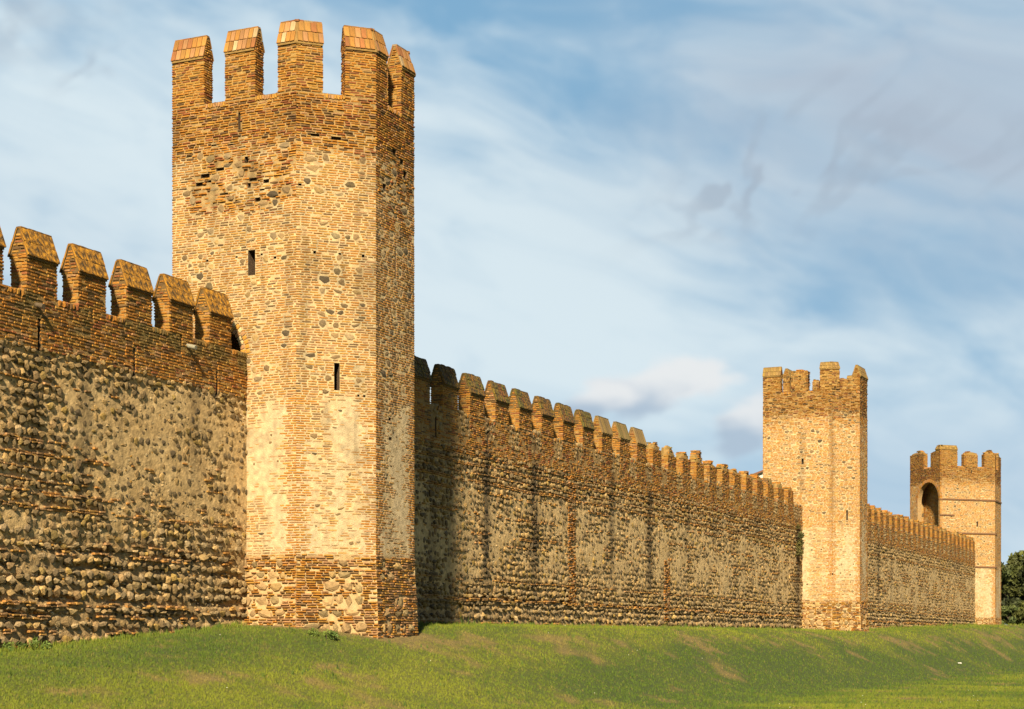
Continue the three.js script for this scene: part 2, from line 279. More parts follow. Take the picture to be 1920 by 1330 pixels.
// a merlon standing on a run of faces [{ face, u0, u1 }], front in the plane of the face
function merlon(thing, runs, y0, y1, depth, { brickZone, capH = 0.6, over = 0.045, ridge = 0.05, cap = 'tiles', tileColor, mortarColor = C.ochre, back = true, pitch = 0.072, tileW = 0.15, rows = 2, bumpy = 0, tileThick = 0.035, long = 0.25, broken, tileKind = 'tile' } = {}) {
  const r = thing.rand, ins = 0.014, pts = [];                 // front line in plan, with the mitre direction at each point
  runs.forEach((s, i) => {
    const f = s.face, n = f.n, P = (u) => [f.o[0] + f.d[0] * u, f.o[1] + f.d[1] * u];
    if (i === 0) pts.push({ p: P(s.u0 + ins), m: n });
    const nx = runs[i + 1]?.face.n;
    if (nx) { const m = [n[0] + nx[0], n[1] + nx[1]], k = 2 / (m[0] * m[0] + m[1] * m[1]); pts.push({ p: P(s.u1), m: [m[0] * k, m[1] * k] }); } else pts.push({ p: P(s.u1 - ins), m: n });
  });
  const at = (q, w, y) => new THREE.Vector3(q.p[0] + q.m[0] * w, y, -(q.p[1] + q.m[1] * w)), N = pts.length, list = [];
  const ring = (w0, w1, ya, yb, ra, rb) => {                   // a solid along the run, between offsets w (front) and w (back), bottom ya, top yb
    const out = []; for (let i = 0; i < N - 1; i++) { const a = pts[i], b = pts[i + 1]; out.push([at(a, w0, ya), at(b, w0, ya), at(b, ra, yb), at(a, ra, yb)], [at(b, w1, ya), at(a, w1, ya), at(a, rb, yb), at(b, rb, yb)], [at(a, ra, yb), at(b, ra, yb), at(b, rb, yb), at(a, rb, yb)]); }
    const a = pts[0], b = pts[N - 1]; out.push([at(a, w1, ya), at(a, w0, ya), at(a, ra, yb), at(a, rb, yb)], [at(b, w0, ya), at(b, w1, ya), at(b, rb, yb), at(b, ra, yb)]); return out;
  };
  const body = thing.mesh('merlon', quads(ring(-ins, -depth + ins, y0, y1, -ins, -depth + ins), mortarColor), M.mortar);
  const z = brickZone;
  runs.forEach((s) => { if (s.face.facing() > -0.05) layBricks(thing, body, s.face, { u0: s.u0, u1: s.u1, v0: y0, v1: y1, zone: (u, v, k) => z(s.face, u, v, k), pitch, long }); });
  const A = runs[0], B = runs[N - 2], P = (f, u, w) => [f.o[0] + f.d[0] * u + f.n[0] * w, f.o[1] + f.d[1] * u + f.n[1] * w];
  for (const ch of [new Face(P(A.face, A.u0, -depth), P(A.face, A.u0, 0)), new Face(P(B.face, B.u1, 0), P(B.face, B.u1, -depth))])
    if (ch.facing() > 0) {
      layBricks(thing, body, ch, { v0: y0, v1: y1, zone: (u, v, k) => z(ch, u, v, k), pitch, long });
      if (cap === 'tiles' || cap === 'slab') for (let v = y1 + pitch * 0.5; v < y1 + capH - 0.1; v += pitch) { const hw = (depth / 2 - 0.02) * (1 - (v - y1) / capH) + 0.01; layBricks(thing, body, ch, { u0: depth / 2 - hw, u1: depth / 2 + hw, v0: v - pitch / 2, v1: v + pitch / 2, zone: (u, vv, k) => z(ch, u, vv, k), pitch, long: 0.2 }); }
    }
  if (cap === 'none') return body;
  const mid = -depth / 2, lip = 0.05;
  if (cap === 'broken') {                                      // the coping is gone: an uneven hump of mortar with loose bricks
    const g = new THREE.SphereGeometry(1, 12, 8, 0, 6.2832, 0, Math.PI / 2), q = g.attributes.position, hgt = broken ?? 0.25, sx = (A.u1 - A.u0) / 2 * 0.95, sk = (r() - 0.5) * 0.9, c = [];
    const f = A.face, ce = f.at((A.u0 + A.u1) / 2, y1 - 0.02, mid), [U, , Nn] = f.axes(), off = r() * 90;
    for (let i = 0; i < q.count; i++) {
      const x = q.getX(i), y = q.getY(i), zz = q.getZ(i), b = 1 + 1.1 * noise(x * 2.2 + off, zz * 2.2 + y * 1.7), top = y * hgt * 0.55 * Math.max(0.25, b * (1 + sk * x)), e = Math.pow(Math.abs(x), 0.6) * Math.sign(x), ez = Math.pow(Math.abs(zz), 0.6) * Math.sign(zz);
      const w = ce.clone().addScaledVector(U, e * sx).addScaledVector(Nn, ez * depth * 0.47); w.y += top; q.setXYZ(i, w.x, w.y, w.z); c.push(...mixc(mixc(C.brown, C.ochre, clamp(0.5 + noise(x * 3 + off, zz * 3))), C.olive, clamp(0.35 + noise(x * 2, zz * 2 + off))));
    }
    g.setAttribute('color', new THREE.Float32BufferAttribute(c, 3)); const fl = g.toNonIndexed(); fl.computeVertexNormals(); thing.mesh('worn_coping', fl, M.mortar, body);
    const col = () => mulc(pick(r, [[C.brown, 0.3], [C.orange, 0.4], [C.amber, 0.15], [C.olive, 0.15]]), 0.7 + r() * 0.5);
    for (let i = 0; i < 9; i++) thing.piece(body, r() < 0.7 ? 'worn' : 'stone', f, lerp(A.u0 + 0.08, A.u1 - 0.08, r()), y1 + 0.03 + r() * hgt * 0.3, -0.03 - r() * 0.12, 0.1 + r() * 0.14, 0.05 + r() * 0.03, 0.2, col(), (r() - 0.5) * 0.4);
    let lo = A.u0 + 0.02 + r() * (A.u1 - A.u0) * 0.5, hi = Math.min(A.u1 - 0.02, lo + (0.3 + r() * 0.35) * (A.u1 - A.u0));
    for (let y = y1 + 0.035; y < y1 + hgt && hi - lo > 0.08; y += 0.066) { for (const w of [-0.05, -0.19, -0.32]) for (let u = lo; u < hi - 0.04; u += 0.2) { const l = Math.min(0.19, hi - u); if (r() < 0.92) thing.piece(body, 'worn', f, u + l / 2, y, w + (r() - 0.5) * 0.05, l, 0.055, 0.15, col(), (r() - 0.5) * 0.12); } lo += r() * 0.07; hi -= r() * 0.07; }
    return body;
  }
  const capPart = thing.mesh('coping', quads([...ring(over * 0.7, -depth - over * 0.7, y1 - lip, y1 + 0.0, over * 0.7, -depth - over * 0.7), ...ring(over * 0.6, -depth - over * 0.6, y1 + 0.002, y1 + capH, mid + ridge, mid - ridge)], mulc(mortarColor, tileKind === 'mossy' ? 0.45 : 0.75)), M.mortar, body);
  const run = depth / 2 + over - ridge, len = Math.hypot(run, capH), sl = [run / len, capH / len];
  runs.forEach((s, i) => {
    const f = s.face; for (const side of [1, -1]) {
      const nrm = side, [U0, Y0, N0] = f.axes(); if (side < 0 && !back) continue; const outv = N0.clone().multiplyScalar(nrm);
      const V = Y0.clone().multiplyScalar(sl[1]).addScaledVector(outv, -sl[0]), Nn = outv.clone().multiplyScalar(sl[1]).addScaledVector(Y0, sl[0]), U = new THREE.Vector3().crossVectors(V, Nn);
      for (let row = 0; row < rows; row++) {
        const hR = len / rows, c0 = (row + 0.5) * hR, inw = (c0 + hR * 0.3) * sl[0];
        const t0 = i > 0 ? 0.41 * (side > 0 ? inw : depth - inw) : -0.015, t1 = i < runs.length - 1 ? 0.41 * (side > 0 ? inw : depth - inw) : -0.015, ua = s.u0 + t0, ub = s.u1 - t1, n = Math.max(1, Math.round((ub - ua) / tileW)), tw = (ub - ua) / n;
        for (let k = 0; k < n; k++) {
          const uu = ua + (k + 0.5) * tw, w = (side > 0 ? over : -depth - over) - side * c0 * sl[0], P0 = f.at(uu, y1 + c0 * sl[1], w).addScaledVector(Nn, tileThick * 0.55 + (r() - 0.5) * bumpy), ax = [U, V, Nn]; ax.pos = P0;
          thing.piece(body, tileKind, f, uu, 0, 0, tw - (tileKind === 'mossy' ? 0.004 : 0.014) - r() * 0.012, hR - (tileKind === 'mossy' ? 0.006 : 0.02), tileThick * (side > 0 ? 1 : 1), tileColor(r, uu, row), (r() - 0.5) * 0.03, ax);
        }
      }
    }
    const [U0, Y0, N0] = f.axes(), nR = Math.max(1, Math.round((s.u1 - s.u0) / 0.24)), tR = (s.u1 - s.u0) / nR, ax0 = [U0, N0.clone().negate(), Y0];
    for (let k = 0; k < nR; k++) { const ax = ax0.slice(); ax.pos = f.at(s.u0 + (k + 0.5) * tR, y1 + capH + 0.035 + (r() - 0.5) * bumpy, mid); thing.piece(body, tileKind, f, s.u0, 0, 0, tR - 0.012, 0.14, 0.06, mulc(tileColor(r, 0, 0), 0.75), (r() - 0.5) * 0.03, ax); }
  });
  return body;
}

// ---------------------------------------------------------------- octagonal towers
const offset = (p, d, deg) => { const t = dirOf(deg); return [p[0] + t[0] * d, p[1] + t[1] * d]; };
const plan = (px, f) => [(px - 960) / F * f, f];
function insetPolygon(pts, w) {                                // moves every side inwards by w
  const n = pts.length; return pts.map((p, i) => {
    const a = new Face(pts[(i + n - 1) % n], p).n, b = new Face(p, pts[(i + 1) % n]).n, m = [a[0] + b[0], a[1] + b[1]], k = 2 / (m[0] * m[0] + m[1] * m[1]);
    return [p[0] - m[0] * k * w, p[1] - m[1] * k * w];
  });
}
const flare = (v) => 0.085 * (1 - sstep(0.1, 2.4, v));
function clash(list, holes) {
  return (u, v, half) => {
    for (const h of holes) if (u + half > h.u0 - 0.01 && u - half < h.u1 + 0.01 && v > h.v0 - 0.02 && v < h.v1 + 0.02) return true;
    for (const s of list) { const a = (u - s.u) / (s.w / 2 + half * 0.7 + 0.015), b = (v - s.v) / (s.h / 2 + 0.035); if (a * a + b * b < 1) return true; }
    return false;
  };
}
const upperBrick = [[C.orange, 0.46], [C.amber, 0.22], [C.rust, 0.12], [C.umber, 0.13], [C.pink, 0.07]], midBrick = [[C.orange, 0.44], [C.amber, 0.26], [C.pink, 0.18], [C.brown, 0.07], [C.umber, 0.05]], lowBrick = [[C.pink, 0.3], [C.amber, 0.28], [C.orange, 0.26], [C.brown, 0.16]];
const stoneMix = [[C.stone, 0.45], [C.buff, 0.2], [C.slate, 0.2], [C.grey, 0.15]];
function buildTower(cfg) {
  const { pts, sill, floor, seed } = cfg, n = pts.length, faces = pts.map((p, i) => new Face(p, pts[(i + 1) % n])), b = new Face(pts[0], pts[1]);
  const t = new Thing('octagonal_tower', cfg.label, 'tower', new THREE.Vector3(pts[1][0], 0, -pts[1][1]), 'octagonal towers along the town wall'), r = t.rand;
  const zTop = sill - 1.45, zMid = 6.25, damage = (i, u, v) => { const f = faces[i]; return cfg.damage ? cfg.damage(i, u, v, f) : 0; };
  const quoin = (f, u, k = 0) => Math.min(u, f.L - u) < 0.36 + 0.09 * ((Math.floor(k / 2) % 3) - 1);
  const plaster = (i, u, v) => clamp(0.55 + noise(u * 1.1 + seed + i * 7, v * 0.55 + seed) * 1.3 + noise(u * 3 + seed, v * 2.2) * 0.5 + noise(u * 6.5 + i, v * 7 + seed) * 0.55) * sstep(zMid + 0.4, zMid - 0.6, v) * sstep(1.7, 2.3, v);
  const base = cfg.plinth ?? 2.0, stain = cfg.stain ?? (() => 0);
  const zoneFor = (i) => (f, u, v, k) => {
    const q = quoin(f, u, k), d = damage(i, u, v), s = 1 - 0.6 * stain(i, u, v);
    if (v < base + 0.2 * noise(u * 2.2, seed) + 0.16 * noise(u * 7, seed + v * 3)) return { show: 0.9, w: flare(v), jut: 0.03, h: 0.64, worn: 0.9, color: mulc(pick(r, lowBrick), 0.92 * s) };
    if (v > zTop - 0.5 * noise(u * 1.3 + seed, 3) || cfg.allBrick) return { show: 0.98, w: 0.004 - d * 0.03, jut: 0.016 + d * 0.03, h: 0.66, worn: 0.7, color: mulc(pick(r, upperBrick), (cfg.dark ?? 0.92) * (0.85 + 0.3 * clamp(0.5 + noise(u * 0.9 + seed, v * 1.2))) * s) };
    if (d > 0.05) return { show: 0.97 - d * 0.16, w: 0.002 - d * 0.015, jut: 0.008 + d * 0.034, h: 0.66, worn: 0.4 + d * 0.6, color: mulc(pick(r, upperBrick), s) };
    const p = plaster(i, u, v);
    if (v < zMid) return q ? { show: 0.97, w: 0.003 + flare(v), jut: 0.005, h: cfg.bricky ?? 0.6, worn: 0.25, color: mulc(pick(r, [[C.orange, 0.5], [C.amber, 0.25], [C.pink, 0.25]]), s) } : { show: 1 - p * 0.85, w: 0.003 - p * 0.004, jut: 0.006, h: 0.6, worn: 0.4, color: mulc(mixc(pick(r, lowBrick), C.cream, 0.12 + p * 0.3), s) };
    return { show: q ? 0.99 : 0.96, w: 0.002, jut: 0.005, h: cfg.bricky ?? 0.59, worn: 0.3, color: mulc(mixc(pick(r, midBrick), C.cream, 0.06), s) };
  };
  const mortarColor = (i) => (u, v) => {
    const f = faces[i], p = plaster(i, u, v), d = damage(i, u, v), a = noise(u * 2.1 + seed, v * 2.1 + i * 3), up = sstep(zTop - 0.8, zTop + 0.8, v + a * 0.8), s = 1 - 0.55 * stain(i, u, v);
    let c = mixc(C.cream, C.sand, clamp(0.35 + a)); c = mixc(c, mixc(C.ochre, C.brown, 0.35), clamp(up * 0.85)); c = mixc(c, mixc(C.ochre, C.umber, 0.45), d * 0.7); c = mixc(c, [0.60, 0.465, 0.29], p * 0.8);
    if (v < base) c = mixc(c, C.tan, 0.55 + a * 0.5); return mulc(c, s * (0.95 + 0.25 * noise(u * 6 + i, v * 6)));
  };
  const mortarDisp = (i) => (u, v) => {
    const f = faces[i], d = damage(i, u, v), p = plaster(i, u, v), q = quoin(f, u), up = sstep(zTop - 0.2, zTop + 0.4, v), lo = sstep(base + 0.05, base - 0.2, v);
    return flare(v) - 0.009 - up * 0.012 - lo * 0.04 - d * 0.04 * (0.6 + noise(u * 5, v * 5)) + (q ? 0 : p * 0.009) + 0.006 * noise(u * 7 + i, v * 7) + 0.012 * lo * noise(u * 5, v * 5);
  };
  const edge = (v) => flare(v) - 0.014 - 0.008 * sstep(zTop, zTop + 0.5, v);
  const bodies = [], step = cfg.step;
  const crenels = []; // filled per face: ranges of u that merlons occupy
  faces.forEach((f, i) => {
    const seen = f.facing() > 0, turn = (j) => { const a = faces[(j + n) % n].n, c = faces[(j + 1) % n].n; return Math.tan(Math.acos(clamp(a[0] * c[0] + a[1] * c[1], -1, 1)) / 2); };
    const holes = (cfg.holes?.[i] ?? []).map((h) => h.px ? (() => { const a = f.from(h.px[0], h.px[3]), c = f.from(h.px[2], h.px[1]); return { ...h, u0: a.u, u1: c.u, v0: a.v, v1: c.v }; })() : h);
    bodies.push(sheet(f, -1.2 + (cfg.ground ?? 0), sill, seen ? step : 0.8, seen ? mortarDisp(i) : () => -0.014, mortarColor(i), { holes, turn0: turn(i - 1), turn1: turn(i), edge }));
    for (const h of holes) if (h.name) recess(t, f, h, h.depth ?? 0.45, h.name);
    if (!seen) return;
    const stones = [], holeList = holes, mer = (cfg.merlons ?? []).flatMap((m) => m.runs.filter((s) => s.i === i));
    const crenel = (u) => !mer.some((s) => u > s.u0 - 0.02 && u < s.u1 + 0.02);
    const ok = clash(stones, []), clear = clash([], holes), put = (u, v, w, h) => {
      if (ok(u, v, w * 0.6) || clear(u, v, w * 0.5) || u < 0.3 || u > f.L - 0.3) return; stones.push({ u, v, w, h });
      const d = damage(i, u, v); t.piece(null, 'stone', f, u, v, 0.004 + r() * 0.012 - d * 0.012, w, h, 0.12, mulc(mixc(pick(r, stoneMix), C.buff, r() * 0.25), (0.6 + r() * 0.6) * (1 - 0.4 * stain(i, u, v))), (r() - 0.5) * 0.5);
    };
    if (!cfg.allBrick) {
      const area = f.L * (zTop - zMid), dens = (i === 2 ? 5.5 : 3.4) * (cfg.stones ?? 1);
      for (let k = 0; k < area * dens; k++) put(0.3 + r() * (f.L - 0.6), Math.round((zMid + r() * (zTop - zMid)) / 0.29) * 0.29 + (r() - 0.5) * 0.1, 0.17 + r() * r() * 0.26 + r() * 0.1, 0.1 + r() * 0.15);
      for (let k = 0; k < f.L * 4 * (i === 2 ? 5 : 2.2); k++) put(0.4 + r() * (f.L - 0.8), 2.3 + r() * 4, 0.09 + r() * 0.16, 0.07 + r() * 0.11);
      for (const [v0, h, s] of cfg.plinthRows ?? [[-0.35, 0.28, 0.95], [-0.02, 0.3, 0.95], [0.4, 0.24, 0.8], [0.68, 0.34, 0.85], [1.07, 0.28, 0.62], [1.4, 0.24, 0.75], [1.7, 0.26, 0.5]]) {
        let u = 0.05 + r() * 0.2; while (u < f.L - 0.1) {
          const w = 0.18 + r() * r() * 0.4 + r() * 0.12, q = Math.min(u, f.L - u - w) < 0.22 && v0 > 0.3;
          if (!q && r() < s && u + w < f.L + 0.02) { const hh = h * (0.7 + r() * 0.35), v = v0 + h / 2 + (r() - 0.5) * 0.05; stones.push({ u: u + w / 2, v, w: w, h: hh }); t.piece(null, r() < 0.3 ? 'boulder' : 'stone', f, u + w / 2, v, flare(v) + (r() - 0.3) * 0.05, w, hh, 0.22, mulc(mixc(pick(r, stoneMix), C.buff, 0.5), 0.8 + r() * 0.5), (r() - 0.5) * 0.3); }
          u += w + 0.02;
        }
      }
    }
    const zone = zoneFor(i);
    layBricks(t, null, f, { v0: Math.floor((-0.5 + (cfg.ground ?? 0)) / cfg.pitch) * cfg.pitch, v1: sill, pitch: cfg.pitch, long: cfg.long, zone: (u, v, k) => (v > sill - 0.14 && crenel(u) ? null : zone(f, u, v, k)), holes, around: stones, ext: (v) => 0.41 * flare(v) });
    for (let u = 0.04; u < f.L; u += 0.078) if (crenel(u)) t.piece(null, 'worn', f, u, sill - 0.07 + (r() - 0.5) * 0.02, 0.012 + (r() - 0.5) * 0.02, 0.06, 0.13, 0.2, mulc(pick(r, [[C.pink, 0.5], [C.amber, 0.3], [C.orange, 0.2]]), 0.9 + r() * 0.3), (r() - 0.5) * 0.1);
  });
  t.mesh('masonry', mergeGeometries(bodies), M.mortar);
  const inner = insetPolygon(pts, cfg.thick), V = (p, y) => new THREE.Vector3(p[0], y, -p[1]), caps = [];
  const outer = insetPolygon(pts, 0.014);
  for (let i = 0; i < n; i++) { const k = (i + 1) % n; caps.push([V(outer[i], sill), V(outer[k], sill), V(inner[k], sill), V(inner[i], sill)]); if (!cfg.hollow) caps.push([V(inner[k], floor), V(inner[i], floor), V(inner[i], sill), V(inner[k], sill)]); }
  t.mesh('parapet', quads(caps, [0.45, 0.29, 0.14]), M.mortar);
  if (!cfg.hollow) { const sh = new THREE.Shape(inner.map((p) => new THREE.Vector2(p[0], -p[1]))), g = new THREE.ShapeGeometry(sh); g.rotateX(Math.PI / 2); const q = g.attributes.position; g.attributes.position.needsUpdate = true; for (let i = 0; i < q.count; i++) q.setY(i, floor); g.setAttribute('color', new THREE.Float32BufferAttribute(new Array(q.count * 3).fill(0.25), 3)); t.mesh('roof_deck', g, M.mortar); }
  for (const m of cfg.merlons) {
    const o = { ...m, brickZone: (f, u, v, k) => ({ show: 0.985, w: 0.004, jut: m.worn ? 0.03 : 0.013, h: 0.66, worn: m.worn ? 1 : 0.6, color: mulc(pick(r, upperBrick), (cfg.dark ?? 0.95) * (0.85 + r() * 0.2)) }), pitch: cfg.pitch, long: cfg.long, mortarColor: mixc(C.ochre, C.brown, 0.15) };
    merlon(t, m.runs.map((s) => ({ face: faces[s.i], u0: s.u0, u1: s.u1 })), sill - 0.002, m.top, 0.42, o);
  }
  return { t, faces, pts };
}
const octagon = (B, axis, s, flank) => { const A = offset(B, -flank, axis + 90), Cc = offset(B, s, axis + 45), D = offset(Cc, s, axis), E = offset(D, s, axis - 45), G = offset(E, flank, axis - 90); return [A, B, Cc, D, E, G]; };
const brickTile = (r) => mulc(mixc(pick(r, [[C.orange, 0.42], [C.amber, 0.16], [C.pink, 0.26], [C.rust, 0.1], [C.cream, 0.06]]), [0.36, 0.17, 0.045], 0.4), 0.72 + r() * 0.4);
const lichenTile = (r) => [0.95, 0.95, 0.95].map((x) => x * (0.85 + 0.3 * 0.5)); // the lichen's colours are in the map

const greyTile = (r) => mulc(mixc(C.stone, mixc(C.buff, C.olive, r()), r() * 0.6), 0.6 + r() * 0.4);
const paleTile = (r) => mulc(mixc(C.ochre, mixc(C.olive, C.stone, r()), 0.45 + r() * 0.45), 0.65 + r() * 0.4);

const goldTile = (r) => mulc(mixc(C.ochre, mixc(C.lichen, C.brown, r()), 0.3 + r() * 0.5), 0.6 + r() * 0.4);
// near tower
const T1pts = octagon(plan(555, 46), 25, 2.165, 3.94);
const T1f = T1pts.map((p, i) => new Face(p, T1pts[(i + 1) % 6]));
const small = (x, y, s = 2.6) => ({ px: [x - s, y - s, x + s, y + s], name: 'putlog_hole', depth: 0.3 });
const archRows = (f, cx, cy, rad, low) => { const c = f.from(cx, cy), rows = []; for (let v = low; v < c.v + rad - 0.02; v += 0.08) { const h = v + 0.04 < c.v ? rad : Math.sqrt(Math.max(0, rad * rad - (v + 0.04 - c.v) ** 2)); if (h > 0.05) rows.push({ u0: c.u - h, u1: c.u + h, v0: v, v1: Math.min(v + 0.08, c.v + rad) }); } return { c, rows }; };
const cavity = (x, y, w, h) => ({ px: [280 + (x - w / 2) / 3.167, (y - h / 2) / 3.167, 280 + (x + w / 2) / 3.167, (y + h / 2) / 3.167], name: 'cavity', depth: 0.16 });
const T1arch = archRows(T1f[0], 405, 668, 0.78, 6.35);
const tower1 = buildTower({
  pts: T1pts, sill: 14.2, floor: 12.6, thick: 0.42, seed: 3, step: 0.042, pitch: 0.065, long: 0.25, plinth: 2.05,
  label: 'near tall octagonal brick tower with tile-capped merlons, in the foreground', stones: 1.15,
  damage: (i, u, v) => i === 0 ? sstep(10.9, 11.5, v) * sstep(13.1, 12.5, v) * sstep(0.25, 0.9, u) * sstep(-0.25, 0.25, noise(u * 1.4 + 8, v * 1.4 + 3) + 0.12) : i === 2 ? sstep(10.5, 12, v) * sstep(13.4, 12.8, v) * 0.6 * sstep(-0.2, 0.3, noise(u * 1.6, v * 1.6)) : i === 1 ? 0.5 * sstep(12.2, 12.7, v) * sstep(13.2, 12.9, v) * sstep(0, 0.3, noise(u * 2, v * 2)) : 0,
  stain: (i, u, v) => 0.5 * sstep(0.12, 0.5, fbm(u * 2.6 + i * 9 + 3, v * 0.28 + 5, 3)) * sstep(3, 6, v) + 0.3 * sstep(0.1, 0.5, fbm(u * 0.8 + i * 5, v * 0.7 + 20, 3)),
  holes: {
    0: [{ px: [464.5, 468, 478, 517], name: 'arrow_slit', depth: 0.6 }, { px: [446, 210, 450, 242], name: 'arrow_slit', depth: 0.5 }, small(515, 483), small(443, 482, 2), small(388, 489, 2.2), small(490, 477, 2), cavity(328, 1042, 50, 26), cavity(296, 1092, 44, 22), cavity(418, 1004, 46, 24), cavity(440, 1150, 48, 14), cavity(574, 945, 20, 34), cavity(692, 1075, 34, 26), cavity(640, 1182, 30, 22), cavity(205, 1082, 40, 12), cavity(612, 1062, 42, 18), cavity(668, 1126, 30, 14), cavity(380, 862, 30, 12), cavity(480, 858, 34, 12), cavity(355, 1076, 22, 16), cavity(590, 1100, 18, 30), cavity(232, 930, 34, 10), cavity(548, 872, 40, 10), ...T1arch.rows],
    1: [{ px: [626.5, 681, 637, 732], name: 'arrow_slit', depth: 0.6 }, small(590, 473), small(637, 477), small(681, 480), small(672, 742, 2), small(683, 743, 2), small(556.8, 200, 1.8), cavity(1110, 820, 60, 12), cavity(893, 1096, 22, 12), cavity(985, 800, 50, 8)],
    2: [{ px: [740.5, 475, 743, 522], name: 'arrow_slit', depth: 0.5 }, small(731, 786, 2.5), small(732, 823, 2.5), small(752, 503, 1.5), cavity(1520, 1038, 22, 30), cavity(1398, 1110, 20, 26), cavity(1456, 900, 24, 14), cavity(1500, 960, 20, 14)],
  },
  merlons: [
    { runs: [{ i: 0, u0: 0.0, u1: T1f[0].u(382) }], top: 15.47, tileColor: brickTile },
    { runs: [{ i: 0, u0: T1f[0].u(421), u1: T1f[0].u(478) }], top: 15.47, tileColor: brickTile },
    { runs: [{ i: 0, u0: T1f[0].u(520), u1: T1f[0].L }, { i: 1, u0: 0, u1: T1f[1].u(606) }], top: 15.47, tileColor: brickTile },
    { runs: [{ i: 1, u0: T1f[1].u(647), u1: T1f[1].L }, { i: 2, u0: 0, u1: 0.62 }], top: 15.47, tileColor: brickTile },
    { runs: [{ i: 2, u0: T1f[2].u(752), u1: T1f[2].L }, { i: 3, u0: 0, u1: 0.6 }], top: 15.47, tileColor: brickTile },
    { runs: [{ i: 3, u0: 1.4, u1: 2.165 }, { i: 4, u0: 0, u1: 0.7 }], top: 15.47, tileColor: brickTile },
  ],
});
{ // the doorway from the wall walk: dark passage and a ring of bricks on edge
  const { c } = T1arch, f = T1f[0], t = tower1.t, r = t.rand;
  recess(t, f, { u0: c.u - 0.85, u1: c.u + 0.85, v0: 6.3, v1: c.v + 0.85 }, 1.6, 'doorway', -0.06);
  for (const [rad, n] of [[0.85, 22], [1.0, 25]]) for (let i = 0; i < n; i++) {
    const a = (i + 0.5) / n * Math.PI, [U, V, N] = f.axes(), ax = [U.clone().multiplyScalar(-Math.sin(a)).addScaledVector(V, Math.cos(a)), U.clone().multiplyScalar(-Math.cos(a)).addScaledVector(V, -Math.sin(a)), N]; ax.pos = f.at(c.u + Math.cos(a) * rad, c.v + Math.sin(a) * rad, 0.012);
    t.piece(null, 'brick', f, c.u, 0, 0, Math.PI * rad / n - 0.02, 0.13, 0.2, mulc(pick(r, [[C.pink, 0.6], [C.cream, 0.2], [C.amber, 0.2]]), 1), 0, ax);
  }
}
tower1.t.finish();

// middle tower: worn merlons, some of them fallen
const T2pts = octagon(plan(1560, 98.3), 25, 1.8, 4.0), T2f = T2pts.map((p, i) => new Face(p, T2pts[(i + 1) % 6]));
const tower2 = buildTower({
  pts: T2pts, sill: 13.9, floor: 12.4, thick: 0.5, seed: 11, step: 0.09, bricky: 0.72, dark: 0.68, pitch: 0.08, long: 0.27, plinth: 2.1, stones: 0.85, ground: 0.25,
  label: 'middle octagonal brick tower with broken uneven merlons and rain-stained corner', 
  damage: (i, u, v) => sstep(11.6, 12.6, v) * 0.75 * sstep(-0.35, 0.2, noise(u * 1.1 + 18, v * 1.2 + 3)),
  stain: (i, u, v) => { const f = T2f[i], a = i === 0 ? f.u(1504) : -9, c = i === 0 ? f.L : i === 1 ? 0 : -9; return clamp(0.55 * Math.exp(-(((u - a) / 0.16) ** 2)) * sstep(7.2, 9, v) * sstep(12.4, 11, v) + 0.6 * Math.exp(-(((u - c) / 0.14) ** 2)) * sstep(4.5, 8, v) * sstep(13.2, 12.6, v)); },
  holes: { 0: [{ px: [1503, 860, 1507, 871], name: 'arrow_slit', depth: 0.5 }], 1: [{ px: [1587, 957, 1590.5, 976], name: 'arrow_slit', depth: 0.5 }, small(1560.5, 1077, 2)] },
  merlons: [
    { runs: [{ i: 0, u0: 0, u1: T2f[0].u(1464) }], top: 14.85, capH: 0.5, tileColor: goldTile, worn: 1 },
    { runs: [{ i: 0, u0: T2f[0].u(1483), u1: T2f[0].u(1515) }], top: 15.0, cap: 'broken', broken: 0.12, worn: 1 },
    { runs: [{ i: 0, u0: T2f[0].u(1523), u1: T2f[0].u(1536) }], top: 14.4, cap: 'broken', broken: 0.12, worn: 1 },
    { runs: [{ i: 0, u0: T2f[0].u(1537), u1: T2f[0].L }, { i: 1, u0: 0, u1: T2f[1].u(1575) }], top: 15.08, capH: 0.36, tileColor: goldTile, worn: 1 },
    { runs: [{ i: 1, u0: T2f[1].u(1576), u1: T2f[1].u(1590) }], top: 14.45, cap: 'broken', broken: 0.15, worn: 1 },
    { runs: [{ i: 1, u0: T2f[1].u(1590), u1: T2f[1].u(1606) }], top: 14.25, cap: 'broken', broken: 0.3, worn: 1 },
    { runs: [{ i: 2, u0: 0.02, u1: 1.78 }], top: 14.75, capH: 0.6, tileColor: goldTile, worn: 1 },
    ...[[5, 1468, 1483, 712, 0.5], [4, 1591, 1603, 716, 0.3]].map(([i, a, b, y, capH]) => { const f = T2f[i], us = [f.u(a), f.u(b)].sort((p, q) => p - q); return { runs: [{ i, u0: us[0], u1: us[1] }], top: f.from((a + b) / 2, y).v, capH, tileColor: goldTile, worn: 1 }; }),
  ],
});
tower2.t.finish();

